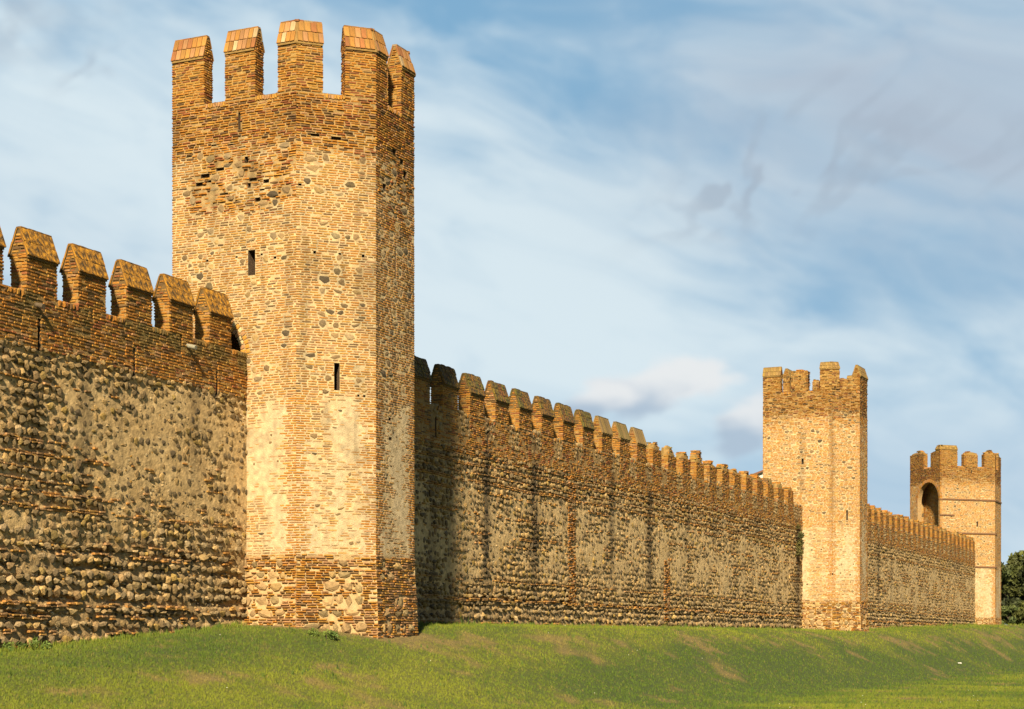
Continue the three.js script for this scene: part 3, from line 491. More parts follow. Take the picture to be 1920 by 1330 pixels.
// far corner tower: open at the back through a tall arch
const B3 = plan(1763, 148.5), A3 = offset(B3, -4.6, 160), C3 = offset(B3, 5.5, 70), D3 = offset(C3, 3.0, 25), E3 = offset(D3, 1.4, -35), G3 = offset(A3, 3.0, 70);
const T3pts = [A3, B3, C3, D3, E3, G3], T3f = T3pts.map((p, i) => new Face(p, T3pts[(i + 1) % 6]));
const T3arch = archRows(T3f[0], 1740.5, 940, 1.6, 4.5);
const tower3 = buildTower({
  pts: T3pts, sill: 14.7, floor: 1, thick: 0.35, seed: 23, step: 0.12, bricky: 0.74, dark: 0.7, pitch: 0.085, long: 0.28, plinth: 1.9, stones: 1.0, hollow: true, ground: 1.0,
  label: 'far corner tower with a tall open arch in its side and dark string courses',
  damage: (i, u, v) => i === 0 ? 0 : sstep(12.6, 13.4, v) * 0.5 * sstep(-0.2, 0.3, noise(u + 5, v * 1.2)),
  holes: { 0: T3arch.rows, 1: [{ px: [1831.5, 978, 1834.5, 988], name: 'arrow_slit', depth: 0.5 }, { px: [1821, 882, 1823, 888], name: 'arrow_slit', depth: 0.5 }] },
  merlons: [
    { runs: [{ i: 0, u0: 0, u1: T3f[0].u(1732) }], top: 15.95, cap: 'broken', broken: 0.3 },
    { runs: [{ i: 0, u0: T3f[0].u(1745), u1: T3f[0].L - 0.72 }], top: 15.85, cap: 'broken', broken: 0.12 },
    { runs: [{ i: 0, u0: T3f[0].L - 0.7, u1: T3f[0].L }, { i: 1, u0: 0, u1: T3f[1].u(1796) }], top: 16.1, capH: 0.32, tileColor: goldTile },
    { runs: [{ i: 1, u0: T3f[1].u(1808), u1: T3f[1].u(1834) }], top: 15.75, cap: 'broken', broken: 0.28 },
    { runs: [{ i: 1, u0: T3f[1].u(1846), u1: T3f[1].L }, { i: 2, u0: 0, u1: 0.5 }], top: 15.8, cap: 'broken', broken: 0.4 },
    { runs: [{ i: 2, u0: 1.6, u1: 3.0 }], top: 15.8, cap: 'broken', broken: 0.3 },
  ],
});
{
  const t = tower3.t, r = t.rand, V = (p, y) => new THREE.Vector3(p[0], y, -p[1]), inn = insetPolygon(T3pts, 0.35), walls = [], n = 6;
  for (let i = 0; i < n; i++) { const f = new Face(inn[(i + 1) % n], inn[i]), holes = i === 0 ? T3arch.rows.map((h) => ({ u0: f.L - (h.u1 - 0.35), u1: f.L - (h.u0 - 0.35), v0: h.v0, v1: h.v1 })) : [];
    walls.push(sheet(f, 0, 14.7, 0.2, (u, v) => 0.02 * noise(u * 4, v * 4), (u, v) => mulc(mixc(C.sand, C.ochre, clamp(0.5 + noise(u * 2, v * 2))), 0.9), { holes }));
    if (i > 0 && f.facing() > 0) { layBricks(t, null, f, { v0: 6, v1: 14.6, pitch: 0.09, long: 0.28, zone: (u, v) => noise(u * 1.5 + i, v * 1.5) > 0.05 && Math.min(u, f.L - u) > 0.4 ? { show: 0.4, w: 0.015, jut: 0.01, worn: 0.6, color: pick(r, midBrick) } : { show: 0.95, w: 0.015, jut: 0.01, worn: 0.5, color: pick(r, midBrick) } }); for (let k = 0; k < 60; k++) t.piece(null, 'stone', f, 0.3 + r() * (f.L - 0.6), 6 + r() * 8, 0.03, 0.2 + r() * 0.2, 0.16 + r() * 0.1, 0.15, mulc(pick(r, stoneMix), 1), r()); } }
  t.mesh('inner_wall', mergeGeometries(walls), M.mortar);
  { const g = T3f[0], w = -1.15, bf = new Face([g.o[0] + g.n[0] * w + g.d[0] * 0.4, g.o[1] + g.n[1] * w + g.d[1] * 0.4], [g.o[0] + g.n[0] * w + g.d[0] * (g.L - 0.4), g.o[1] + g.n[1] * w + g.d[1] * (g.L - 0.4)]);
    t.mesh('back_wall', sheet(bf, 0, 14.2, 0.15, (u, v) => 0.02 * noise(u * 4, v * 4), (u, v) => mulc(mixc(C.sand, C.ochre, clamp(0.6 + noise(u * 2, v * 2))), 0.85)), M.mortar);
    layBricks(t, null, bf, { v0: 7, v1: 14.2, pitch: 0.09, long: 0.28, zone: () => ({ show: 0.85, w: 0.02, jut: 0.012, h: 0.68, worn: 0.6, color: pick(r, midBrick) }) }); for (let k = 0; k < 26; k++) t.piece(null, 'stone', bf, 0.3 + r() * (bf.L - 0.6), 7 + r() * 6.5, 0.035, 0.2 + r() * 0.2, 0.14 + r() * 0.1, 0.15, pick(r, stoneMix), r()); }
  // curved underside of the arch, with its jambs, and the ring of bricks round it
  const f = T3f[0], { c } = T3arch, rad = 1.58, curve = [[c.u + rad, 4.5]]; for (let i = 0; i <= 24; i++) { const a = i / 24 * Math.PI; curve.push([c.u + Math.cos(a) * rad, c.v + Math.sin(a) * rad]); } curve.push([c.u - rad, 4.5]);
  t.mesh('arch', quads(curve.slice(1).map((p, i) => { const q = curve[i]; return [f.at(q[0], q[1], 0.0), f.at(q[0], q[1], -0.38), f.at(p[0], p[1], -0.38), f.at(p[0], p[1], 0.0)]; }), [0.4, 0.26, 0.12]), M.mortar);
  for (let i = 0; i < 52; i++) { const a = (i + 0.5) / 52 * Math.PI, [U, Vv, N] = f.axes(), ax = [U.clone().multiplyScalar(-Math.sin(a)).addScaledVector(Vv, Math.cos(a)), U.clone().multiplyScalar(-Math.cos(a)).addScaledVector(Vv, -Math.sin(a)), N]; ax.pos = f.at(c.u + Math.cos(a) * (rad + 0.14), c.v + Math.sin(a) * (rad + 0.14), 0.02); t.piece(null, 'brick', f, c.u, 0, 0, 0.085, 0.28, 0.2, mulc(pick(r, [[C.pink, 0.4], [C.amber, 0.4], [C.orange, 0.2]]), 1), 0, ax); }
  // dark string courses round the outside
  const strip = (i, y0, ua, ub) => { const g = T3f[i], p = (u, w, y) => g.at(u, y, w); t.mesh('string_course', quads([[p(ua, 0.06, y0), p(ub, 0.06, y0), p(ub, 0.06, y0 + 0.12), p(ua, 0.06, y0 + 0.12)], [p(ua, -0.05, y0), p(ub, -0.05, y0), p(ub, 0.06, y0), p(ua, 0.06, y0)], [p(ua, 0.06, y0 + 0.12), p(ub, 0.06, y0 + 0.12), p(ub, -0.05, y0 + 0.12), p(ua, -0.05, y0 + 0.12)], [p(ua, -0.05, y0), p(ua, 0.06, y0), p(ua, 0.06, y0 + 0.12), p(ua, -0.05, y0 + 0.12)], [p(ub, 0.06, y0), p(ub, -0.05, y0), p(ub, -0.05, y0 + 0.12), p(ub, 0.06, y0 + 0.12)]], [0.2, 0.1, 0.05]), M.mortar); };
  for (const [py, a] of [[937, 0], [1000, 0.1], [1063, 0.2]]) { const v = T3f[1].from(1800, py).v - 0.06; strip(1, v, a, T3f[1].L + 0.02); if (py < 950) strip(2, v, 0.04, T3f[2].L); else strip(2, v, 0.04, 0.5); }
  strip(1, T3f[1].from(1775, 966).v - 0.06, -0.02, 1.4);
}
tower3.t.finish();

// ---------------------------------------------------------------- curtain walls
const WALK = 6.25;
function buildWall(cfg) {
  const { face: f, sill, seed, u0 = 0 } = cfg, t = new Thing('curtain_wall', cfg.label, 'wall', f.at(f.L / 2, 0, 0), 'stretches of the old town wall'), r = t.rand;
  const holes = (cfg.slits ?? []).map((h) => { const a = f.from(h[0], h[3]), c = f.from(h[2], h[1]); return { u0: a.u, u1: c.u, v0: a.v, v1: c.v, name: 'arrow_slit', depth: 0.42 }; });
  const stain = (u, v) => { let s = 0; for (const [x, w, k, low] of cfg.stainsAndShade) s += k * Math.exp(-(((u - x + 0.12 * noise(v * 0.9, x)) / w) ** 2)) * sstep(low, low + 2.2, v) * (v > WALK ? 0.5 : 1); return clamp(s * (0.95 + 0.5 * noise(u * 2, v * 0.7 + seed))); };  // weathering streaks, and on the middle wall some painted shade
  const plas = (u, v) => clamp(cfg.plaster(u, v) + 0.9 * fbm(u * 0.55 + seed, v * 0.75 + seed, 3)), lich = (u, v) => cfg.lichen ? cfg.lichen(u, v) * sstep(-0.15, 0.4, fbm(u * 1.3 + seed, v * 1.3, 3)) : 0;
  const gap = (v) => cfg.gaps.reduce((s, [c, w, k]) => s + k * Math.exp(-(((v - c) / w) ** 2)), 0);
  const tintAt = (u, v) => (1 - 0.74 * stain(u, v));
  const mDisp = (u, v) => { const low = sstep(cfg.rubble + 0.15, cfg.rubble - 0.25, v), p = plas(u, v) * (1 - low) * sstep(WALK, WALK - 0.25, v); return -0.012 - 0.05 * low - (1 - low) * (1 - p) * 0.045 * sstep(WALK, WALK - 0.2, v) - gap(v) * 0.12 * sstep(-0.3, 0.3, noise(u * 0.5 + seed, v * 2)) + (0.028 - 0.02 * p) * fbm(u * 2.2 + seed, v * 2.6, 3) * sstep(WALK + 0.1, WALK - 0.3, v) + (0.01 + 0.008 * sstep(WALK + 0.1, WALK - 0.3, v)) * (1 - 0.62 * p) * noise(u * 9, v * 9) + 0.008 * noise(u * 19, v * 19) * sstep(WALK + 0.1, WALK - 0.2, v) + 0.008 * (1 - 0.6 * p) * noise(u * 4.5 + 7, v * 5.5); };
  const mCol = (u, v) => {
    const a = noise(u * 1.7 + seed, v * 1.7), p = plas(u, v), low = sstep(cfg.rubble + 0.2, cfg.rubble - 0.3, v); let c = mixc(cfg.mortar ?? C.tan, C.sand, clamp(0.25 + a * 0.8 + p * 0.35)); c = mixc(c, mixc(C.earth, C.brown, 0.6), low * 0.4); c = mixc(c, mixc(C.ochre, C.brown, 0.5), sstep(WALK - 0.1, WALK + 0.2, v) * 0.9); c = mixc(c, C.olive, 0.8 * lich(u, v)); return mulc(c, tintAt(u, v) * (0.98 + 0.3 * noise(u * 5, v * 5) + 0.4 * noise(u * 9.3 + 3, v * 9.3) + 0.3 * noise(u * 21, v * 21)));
  };
  t.mesh('masonry', sheet(f, -1.4, sill, cfg.step, mDisp, mCol, { holes }), M.mortar);
  for (const h of holes) recess(t, f, h, h.depth, h.name, -0.03);
  const q = (u, v, w) => f.at(u, v, w), L = f.L;                // the solid behind: parapet, wall walk, back
  t.mesh('wall_core', quads([[q(0, sill, -0.02), q(L, sill, -0.02), q(L, sill, -0.45), q(0, sill, -0.45)], [q(L, WALK, -0.45), q(0, WALK, -0.45), q(0, sill, -0.45), q(L, sill, -0.45)], [q(0, WALK, -0.45), q(L, WALK, -0.45), q(L, WALK, -1.5), q(0, WALK, -1.5)], [q(L, -1.4, -1.5), q(0, -1.4, -1.5), q(0, WALK, -1.5), q(L, WALK, -1.5)], [q(0, -1.4, -1.5), q(0, -1.4, -0.02), q(0, WALK, -0.02), q(0, WALK, -1.5)], [q(L, -1.4, -0.02), q(L, -1.4, -1.5), q(L, WALK, -1.5), q(L, WALK, -0.02)]], [0.33, 0.22, 0.11]), M.mortar);
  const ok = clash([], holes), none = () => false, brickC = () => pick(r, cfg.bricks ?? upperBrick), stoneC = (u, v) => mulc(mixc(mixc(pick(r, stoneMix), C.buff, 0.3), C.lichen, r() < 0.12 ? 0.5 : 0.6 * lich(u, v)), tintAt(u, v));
  // parapet
  const mer = cfg.merlons, crenel = (u) => !mer.some((m) => u > m.u0 - 0.02 && u < m.u1 + 0.02);
  const parB = (u, v) => cfg.mixed ? (crenel(u) && v > WALK + 0.45 ? 0.12 : v > WALK + 0.45 ? 0.9 : 0.72 + 0.4 * noise(u * 0.8, v)) : 1;
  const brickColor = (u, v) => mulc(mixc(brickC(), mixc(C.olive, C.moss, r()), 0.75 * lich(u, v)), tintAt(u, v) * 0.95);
  layBricks(t, null, f, { u0, v0: WALK - 0.05 + (cfg.low ?? 0), v1: sill - 0.02, pitch: cfg.pitch ?? 0.072, long: cfg.long, zone: (u, v) => v > sill - 0.14 && crenel(u) ? null : { show: parB(u, v) * 0.98, w: 0.004, jut: 0.018, h: 0.68, worn: 0.8, color: brickColor(u, v) }, holes });
  for (let u = u0 + 0.04; u < L; u += 0.08) if (crenel(u) && (!cfg.mixed || r() < 0.5)) t.piece(null, 'worn', f, u, sill - 0.07, 0.01 + (r() - 0.5) * 0.03, 0.064, 0.13, 0.2, brickColor(u, sill - 0.2), (r() - 0.5) * 0.1);
  if (cfg.mixed) layStones(t, null, f, { u0, v0: WALK + 0.35, v1: sill + 0.04, row: [0.12, 0.2], width: [0.12, 0.26], zone: (u, v) => crenel(u) ? { show: 0.92, w: 0.01, jut: 0.05, color: mulc(mixc(stoneC(u, v), C.grey, 0.4), 1.05) } : null, blocked: ok });
  // rubble and lacing courses below
  const pr = cfg.profile;                                      // bands from the foot up: [height, kind, options]
  let v = cfg.start ?? -0.6;
  while (v < WALK - 0.05) {
    const low = v < cfg.rubble, laced = cfg.lacing(v);
    const h = low ? (cfg.boulder ?? 0.2) + r() * 0.1 : laced ? 0.15 + r() * 0.06 : 0.12 + r() * 0.08;
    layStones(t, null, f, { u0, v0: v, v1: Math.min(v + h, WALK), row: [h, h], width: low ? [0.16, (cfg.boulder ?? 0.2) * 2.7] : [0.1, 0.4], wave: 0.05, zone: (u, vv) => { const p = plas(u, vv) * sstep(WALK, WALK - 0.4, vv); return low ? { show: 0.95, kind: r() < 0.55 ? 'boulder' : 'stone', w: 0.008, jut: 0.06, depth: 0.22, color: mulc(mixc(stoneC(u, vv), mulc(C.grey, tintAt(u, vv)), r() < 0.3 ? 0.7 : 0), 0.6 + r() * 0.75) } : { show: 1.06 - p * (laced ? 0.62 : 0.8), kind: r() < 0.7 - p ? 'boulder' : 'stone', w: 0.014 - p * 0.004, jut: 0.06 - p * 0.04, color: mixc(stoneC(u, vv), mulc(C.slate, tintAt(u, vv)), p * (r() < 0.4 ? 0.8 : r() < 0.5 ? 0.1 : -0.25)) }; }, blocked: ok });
    v += h + 0.01;
    const n = r() < laced ? 1 + (r() < 0.45 ? 1 : 0) : 0, pitch = 0.06;
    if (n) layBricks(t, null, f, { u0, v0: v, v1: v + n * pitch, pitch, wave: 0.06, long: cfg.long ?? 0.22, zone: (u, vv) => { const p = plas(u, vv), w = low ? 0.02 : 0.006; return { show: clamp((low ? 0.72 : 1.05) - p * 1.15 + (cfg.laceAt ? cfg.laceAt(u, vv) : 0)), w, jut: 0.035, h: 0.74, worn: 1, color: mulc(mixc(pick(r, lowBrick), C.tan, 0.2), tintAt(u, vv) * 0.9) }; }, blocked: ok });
    v += n * pitch + (low && r() < 0.35 ? 0.07 : 0.01);
  }
  const chip = [[C.cream, 0.26], [C.sand, 0.2], [C.slate, 0.2], [C.buff, 0.18], [C.amber, 0.1], [C.earth, 0.06]];
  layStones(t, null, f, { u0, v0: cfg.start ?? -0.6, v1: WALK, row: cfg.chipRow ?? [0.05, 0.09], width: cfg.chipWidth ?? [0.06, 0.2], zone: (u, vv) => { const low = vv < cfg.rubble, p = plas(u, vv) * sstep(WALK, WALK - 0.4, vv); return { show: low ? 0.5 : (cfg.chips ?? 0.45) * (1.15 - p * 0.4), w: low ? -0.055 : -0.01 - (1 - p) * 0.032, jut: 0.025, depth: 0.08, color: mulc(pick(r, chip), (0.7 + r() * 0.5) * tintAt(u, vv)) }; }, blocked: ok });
  for (const [ua, ub, va, vb] of cfg.brickStrips ?? []) layBricks(t, null, f, { u0: ua, u1: ub, v0: va, v1: vb, zone: (u, vv) => ({ show: 0.72, w: 0.02, jut: 0.04, worn: 1, color: mulc(pick(r, [[C.orange, 0.6], [C.pink, 0.4]]), 0.9 * tintAt(u, vv)) }) });
  for (const m of mer) merlon(t, [{ face: f, u0: m.u0, u1: m.u1 }], sill - 0.002, m.top, m.depth ?? 0.45, { pitch: 0.072, long: cfg.long, brickZone: (g, u, vv) => ({ show: 0.97, w: 0.004, jut: 0.022, h: 0.68, worn: 0.9, color: mulc(mixc(pick(r, cfg.merlonBricks ?? upperBrick), C.olive, g === f ? 0.15 * r() : 0.05), 0.95) }), mortarColor: mulc(mixc(C.ochre, C.brown, 0.4), 1), ...m });
  for (const [px, py, len, col] of cfg.spouts ?? []) {        // stone rain spouts
    const a = f.from(px, py), g = new THREE.CylinderGeometry(0.06, 0.05, len, 10, 1); g.rotateX(Math.PI / 2); g.rotateX(0.25); const [U, V, N] = f.axes(); g.applyMatrix4(new THREE.Matrix4().makeBasis(U, V, N).setPosition(f.at(a.u, a.v, len / 2 - 0.1))); g.setAttribute('color', new THREE.Float32BufferAttribute(new Array(g.attributes.position.count).fill(0).flatMap(() => col), 3)); t.mesh('rain_spout', g, M.mortar);
  }
  t.finish(); return t;
}
const evenly = (f, us, width, top, extra) => us.map((u, i) => ({ u0: u - width / 2, u1: u + width / 2, top, ...(typeof extra === 'function' ? extra(i, u) : extra) }));

// left stretch, running into the near tower
const W1 = (() => { const f = T1f[0], u = f.u(463); return [f.o[0] + f.d[0] * u, f.o[1] + f.d[1] * u]; })();
const leftFace = new Face(offset(W1, -13.5, 23.3), W1);
const LU = (px) => leftFace.u(px);
buildWall({
  face: leftFace, sill: 7.42, seed: 5, step: 0.032, rubble: 2.1, boulder: 0.145, chips: 0.42, u0: 0, label: 'left stretch of town wall with yellow-lichened merlons, ending at the near tower',
  slits: [[71, 598, 77, 657], [250.5, 653, 254.5, 706], [405.5, 697, 409, 742], [338.5, 628, 341.5, 651], [171.5, 586, 174.5, 599]], stainsAndShade: [[LU(160), 0.25, 0.6, 1.6], [LU(365), 0.22, 0.6, 2.6], [LU(70), 0.2, 0.65, 2.4], [LU(225), 0.2, 0.35, 3]],
  gaps: [[0.4, 0.06, 0.6], [0.75, 0.07, 0.9], [1.12, 0.08, 1], [1.5, 0.08, 1.1], [1.88, 0.07, 0.9]],
  plaster: (u, v) => 0.32 + 0.55 * sstep(2.2, 3.6, v) * sstep(LU(40), LU(330), u) + 0.12 * sstep(3.6, 4.6, v) - 0.4 * sstep(5.6, 6.2, v),
  lichen: (u, v) => 0.9 * sstep(6.5, 7.0, v) + 0.12, mortar: C.tan,
  lacing: (v) => v < 2.1 ? 0.4 : v < 3.9 ? 0.95 : v < 5.2 ? 0.12 : 0.1,
  merlons: [[5, 1], [79, 1], [173, 1], [261, 1], [340, 1], [413.5, 1]].map(([px], i) => { const u = i === 0 ? LU(79) - 1.83 : LU(px); return { u0: u - 0.53, u1: u + 0.53, top: 8.2, capH: 0.62, tileColor: lichenTile, tileKind: 'mossy', tileThick: 0.05, bumpy: 0.012, rows: 2, tileW: 0.2, over: 0.05 }; }),
  spouts: [[351, 650, 0.36, [0.34, 0.32, 0.24]], [68, 573, 0.3, [0.14, 0.1, 0.06]]],
});

// long middle stretch between the near and the middle tower
const mirrored = (pts, s) => { const f = new Face(pts[4], pts[5]); return [f.o[0] + f.d[0] * s, f.o[1] + f.d[1] * s]; };
const W2 = mirrored(T1pts, 1.52), J2 = (() => { const f = T2f[0], u = f.u(1505); return [f.o[0] + f.d[0] * u, f.o[1] + f.d[1] * u]; })();
const midFace = new Face(W2, J2), MU = (px) => midFace.u(px);
buildWall({
  face: midFace, sill: 7.4, seed: 17, step: 0.065, boulder: 0.11, chipRow: [0.06, 0.11], chipWidth: [0.08, 0.24], rubble: 1.35, label: 'long middle stretch of town wall between the near and the middle tower', mixed: true, start: -0.3, low: -0.15,
  slits: [[914, 808, 917, 840], [1003, 833, 1005, 868], [1083, 848, 1085, 880], [816, 782, 819, 820]],
  stainsAndShade: [[MU(812), 0.3, 0.5, 0], [MU(850), 0.3, 0.3, 0], [MU(914), 0.34, 0.95, 0.2], [MU(1004), 0.42, 1.0, 0.6], [MU(1060), 0.2, 0.4, 3], [MU(1148), 0.36, 0.8, 1.2], [MU(1219), 0.36, 1.0, 0.9], [MU(1290), 0.4, 0.5, 2.5], [MU(1340), 0.4, 0.35, 3.4], [MU(1420), 0.5, 0.5, 3.4], [MU(1497), 0.6, 0.9, -0.2]],  // weathering streaks; the leftmost also paint in shade that softens the tower's shadow edge
  gaps: [[0.62, 0.07, 0.6], [0.98, 0.08, 0.8], [1.32, 0.1, 1.2], [1.6, 0.07, 0.7], [5.3, 0.05, 0.5], [5.62, 0.05, 0.7], [5.95, 0.05, 0.8]],
  plaster: (u, v) => 0.55 * sstep(1.7, 2.6, v) * sstep(5.4, 4.6, v) + 0.08 - 0.35 * Math.exp(-(((u - MU(985)) / 1.2) ** 2)) - 0.3 * Math.exp(-(((u - MU(1410)) / 1.6) ** 2)) - 0.35 * sstep(MU(1470), MU(1500), u) - 0.3 * sstep(MU(900), MU(800), u) * sstep(3, 4.5, v),
  lacing: (v) => v < 1.35 ? 0.6 : v < 5.0 ? 0.4 : 0.95, mortar: mixc(C.tan, C.sand, 0.35),
  brickStrips: [[MU(1066), MU(1079), 1.2, 6.2], [MU(1246), MU(1256), 0.7, 3.4]],
  merlons: [800 + 8, 861, 917, 962, 1006, 1046, 1083, 1118, 1152, 1184, 1217, 1244, 1271, 1296, 1321, 1344, 1366, 1388, 1408, 1428, 1447, 1465, 1482, 1495].map((px, i) => {
    const u = i < 11 ? 4.85 + i * 2.052 : 4.85 + 10 * 2.052 + (i - 10) * 2.02, m = { u0: u - 0.58, u1: u + 0.58, top: 8.13, capH: 0.66, depth: 0.45 };
    if (i < 8) return { ...m, tileColor: (q) => [0.44, 0.55, 1.0].map((x) => x * (0.75 + q() * 0.4)), tileKind: 'mossy', bumpy: 0.03, tileThick: 0.06, tileW: 0.21, rows: 3 };
    if (i < 11) return { ...m, tileColor: paleTile, bumpy: 0.006, tileThick: 0.04, tileW: 0.22, rows: 1 };
    return { ...m, top: 8.1 + 0.12 * noise(i * 1.7, 3), cap: 'broken', broken: [0.4, 0.62, 0.32, 0.6, 0.25, 0.3, 0.42, 0.35, 0.4, 0.5, 0.45, 0.2, 0.2][i - 11] };
  }).filter((m) => m.u1 < midFace.L - 0.1),
});

// far stretch between the middle tower and the corner tower
const W3 = mirrored(T2pts, 1.5), J3 = (() => { const f = T3f[1], u = f.u(1829); return [f.o[0] + f.d[0] * u, f.o[1] + f.d[1] * u]; })();
const farFace = new Face(W3, J3), FU = (px) => farFace.u(px);
buildWall({
  face: farFace, sill: 7.5, seed: 41, step: 0.12, boulder: 0.12, chipRow: [0.09, 0.14], chipWidth: [0.1, 0.28], rubble: 1.9, label: 'far stretch of town wall between the middle and the corner tower', start: 0.2, long: 0.27, pitch: 0.085, mixed: true,
  stainsAndShade: [[FU(1648), 0.35, 0.9, 1.5], [FU(1672), 0.25, 0.7, 2], [FU(1762), 0.3, 0.2, 3], [FU(1790), 3.5, 0.3, 4.4]], gaps: [[1.05, 0.08, 0.8], [1.45, 0.08, 0.9], [1.85, 0.08, 0.9], [5.7, 0.06, 0.5]],
  plaster: (u, v) => 0.5 * sstep(2, 2.6, v) * sstep(5.6, 5.0, v) + 0.1 - 0.3 * sstep(FU(1665), FU(1640), u), lacing: (v) => v < 2 ? 0.7 : v < 5 ? 0.25 : 0.85, mortar: mixc(C.tan, C.sand, 0.25),
  merlons: [...Array(26).keys()].map((i) => { const u = farFace.L - 0.75 - i * 1.78; return { u0: u - 0.5, u1: u + 0.5, top: 8.35 + 0.1 * noise(i * 2.3, 1), cap: 'broken', broken: 0.3 + 0.25 * Math.abs(noise(i * 3.1, 7)), depth: 0.45 }; }).filter((m) => m.u0 > 5),
});

// ---------------------------------------------------------------- ground: a grassed bank falling from the wall foot into the dry moat
const line = [offset(leftFace.o, -400, 23.3), leftFace.o, W1, W2, J2, W3, J3, offset(J3, 12, 40), offset(J3, 40, 62), offset(J3, 600, 75)], footY = [-0.8, -0.7, 0.22, 0.3, 0.42, 0.42, 1.22, 1.25, 1.2, 1.2];
function bank(x, f) {
  let best = 1e9, d = 0, b = 0, turn = 0;
  for (let i = 0; i < line.length - 1; i++) {
    const p = line[i], q = line[i + 1], ex = q[0] - p[0], ef = q[1] - p[1], l2 = ex * ex + ef * ef, t = clamp(((x - p[0]) * ex + (f - p[1]) * ef) / l2), dx = x - p[0] - ex * t, df = f - p[1] - ef * t, s = dx * dx + df * df;
    const side = (dx * ef - df * ex) / Math.sqrt(l2); if (s < best - 1e-7 || (Math.abs(s - best) < 1e-7 && Math.abs(side) > turn)) { best = s; turn = Math.abs(side); d = Math.sqrt(s) * (side >= 0 ? 1 : -1); b = lerp(footY[i], footY[i + 1], t); }
  }
  return [d, b];
}
function groundY(x, f) {
  const [d, b] = bank(x, f), wob = 0.5 * noise(x * 0.09, f * 0.06), dd = Math.max(0, d) + wob * sstep(0.5, 4, d), near = sstep(60, 40, f) * 0.35;
  const far = sstep(46, 62, f), fall = sstep(1.0 - near + far * 2.2, 11.5 - near * 3 - far * 1.5, dd); return b - (2.05 + b * 0.9) * fall - 0.022 * Math.min(dd, 4) + (0.09 * noise(x * 0.3, f * 0.25) + 0.035 * noise(x * 1.1, f * 0.9)) * sstep(0.3, 2, d);
}
const feet = [T1f, T2f].flatMap((list) => list.filter((g) => g.facing() > -0.2));
function footDistance(x, f) { let m = 9; for (const g of feet) { const t = clamp((x - g.o[0]) * g.d[0] + (f - g.o[1]) * g.d[1], 0, g.L); m = Math.min(m, Math.hypot(x - g.o[0] - g.d[0] * t, f - g.o[1] - g.d[1] * t)); } return m; }
function turf(x, f) {                                          // how dry, how yellow, how lush
  const a = fbm(x * 0.35 + 4, f * 0.22 + 9, 4), b = fbm(x * 1.3, f * 0.9 + 3, 3), [d] = bank(x, f), crest = Math.exp(-(((d - 5.2) / 1.6) ** 2));
  const slope = sstep(4.6, 6.2, d + a * 1.2) * sstep(12, 9, d + a), far = sstep(40, 56, f);
  const bare = sstep(0.85, 0.3, footDistance(x, f) + 0.35 * noise(x * 1.6, f * 1.6));
  return { bare, dry: Math.max(bare, sstep(0.3, 0.7, a * 0.8 + b * 0.5 + crest * 0.3) * 0.9), yellow: clamp(0.5 + 0.7 * fbm(x * 0.2 + 30, f * 0.15, 3) + 0.25 * b - slope * far * 0.6 + crest * 0.2), lush: slope * far, b };
}
{
  const growth = (a, b, step, out) => { const s = [], lo = []; for (let v = a; v <= b; v += step) s.push(v); let k = step, v = a; while (v > -out) { k *= 1.35; v -= k; lo.unshift(v); } k = step; v = s[s.length - 1]; while (v < out) { k = Math.min(k * 1.35, v < 260 ? Math.max(step, (v - b) * 0.012 + step) : 1e9); v += k; s.push(v); } return [...lo, ...s]; };
  const xs = growth(-16, 60, 0.35, 2500), fs = growth(24, 75, 0.35, 3000).filter((f) => f > -2500), p = [], c = [], uv = [], idx = [];
  for (const f of fs) for (const x of xs) { p.push(x, groundY(x, f), -f); uv.push(x, f); const q = turf(x, f), k = mixc(mixc([0.05, 0.08, 0.004], [0.13, 0.14, 0.008], q.yellow), [0.24, 0.16, 0.055], q.dry * 0.8); c.push(...k); }
  const n = xs.length; for (let j = 0; j < fs.length - 1; j++) for (let i = 0; i < n - 1; i++) { const a = j * n + i; idx.push(a, a + 1, a + n + 1, a, a + n + 1, a + n); }
  const g = new THREE.BufferGeometry(); g.setAttribute('position', new THREE.Float32BufferAttribute(p, 3)); g.setAttribute('color', new THREE.Float32BufferAttribute(c, 3)); g.setAttribute('uv', new THREE.Float32BufferAttribute(uv, 2)); g.setIndex(idx); g.computeVertexNormals();
  const m = new THREE.Mesh(g, new THREE.MeshStandardMaterial({ name: 'turf', vertexColors: true, roughness: 1, map: rep(grain, 0.7), bumpMap: rep(rough, 0.9), bumpScale: 0.06 })); m.name = 'ground'; m.userData.kind = 'structure'; m.userData.label = 'grassed bank and dry moat below the town wall'; m.receiveShadow = m.castShadow = true; scene.add(m);
}
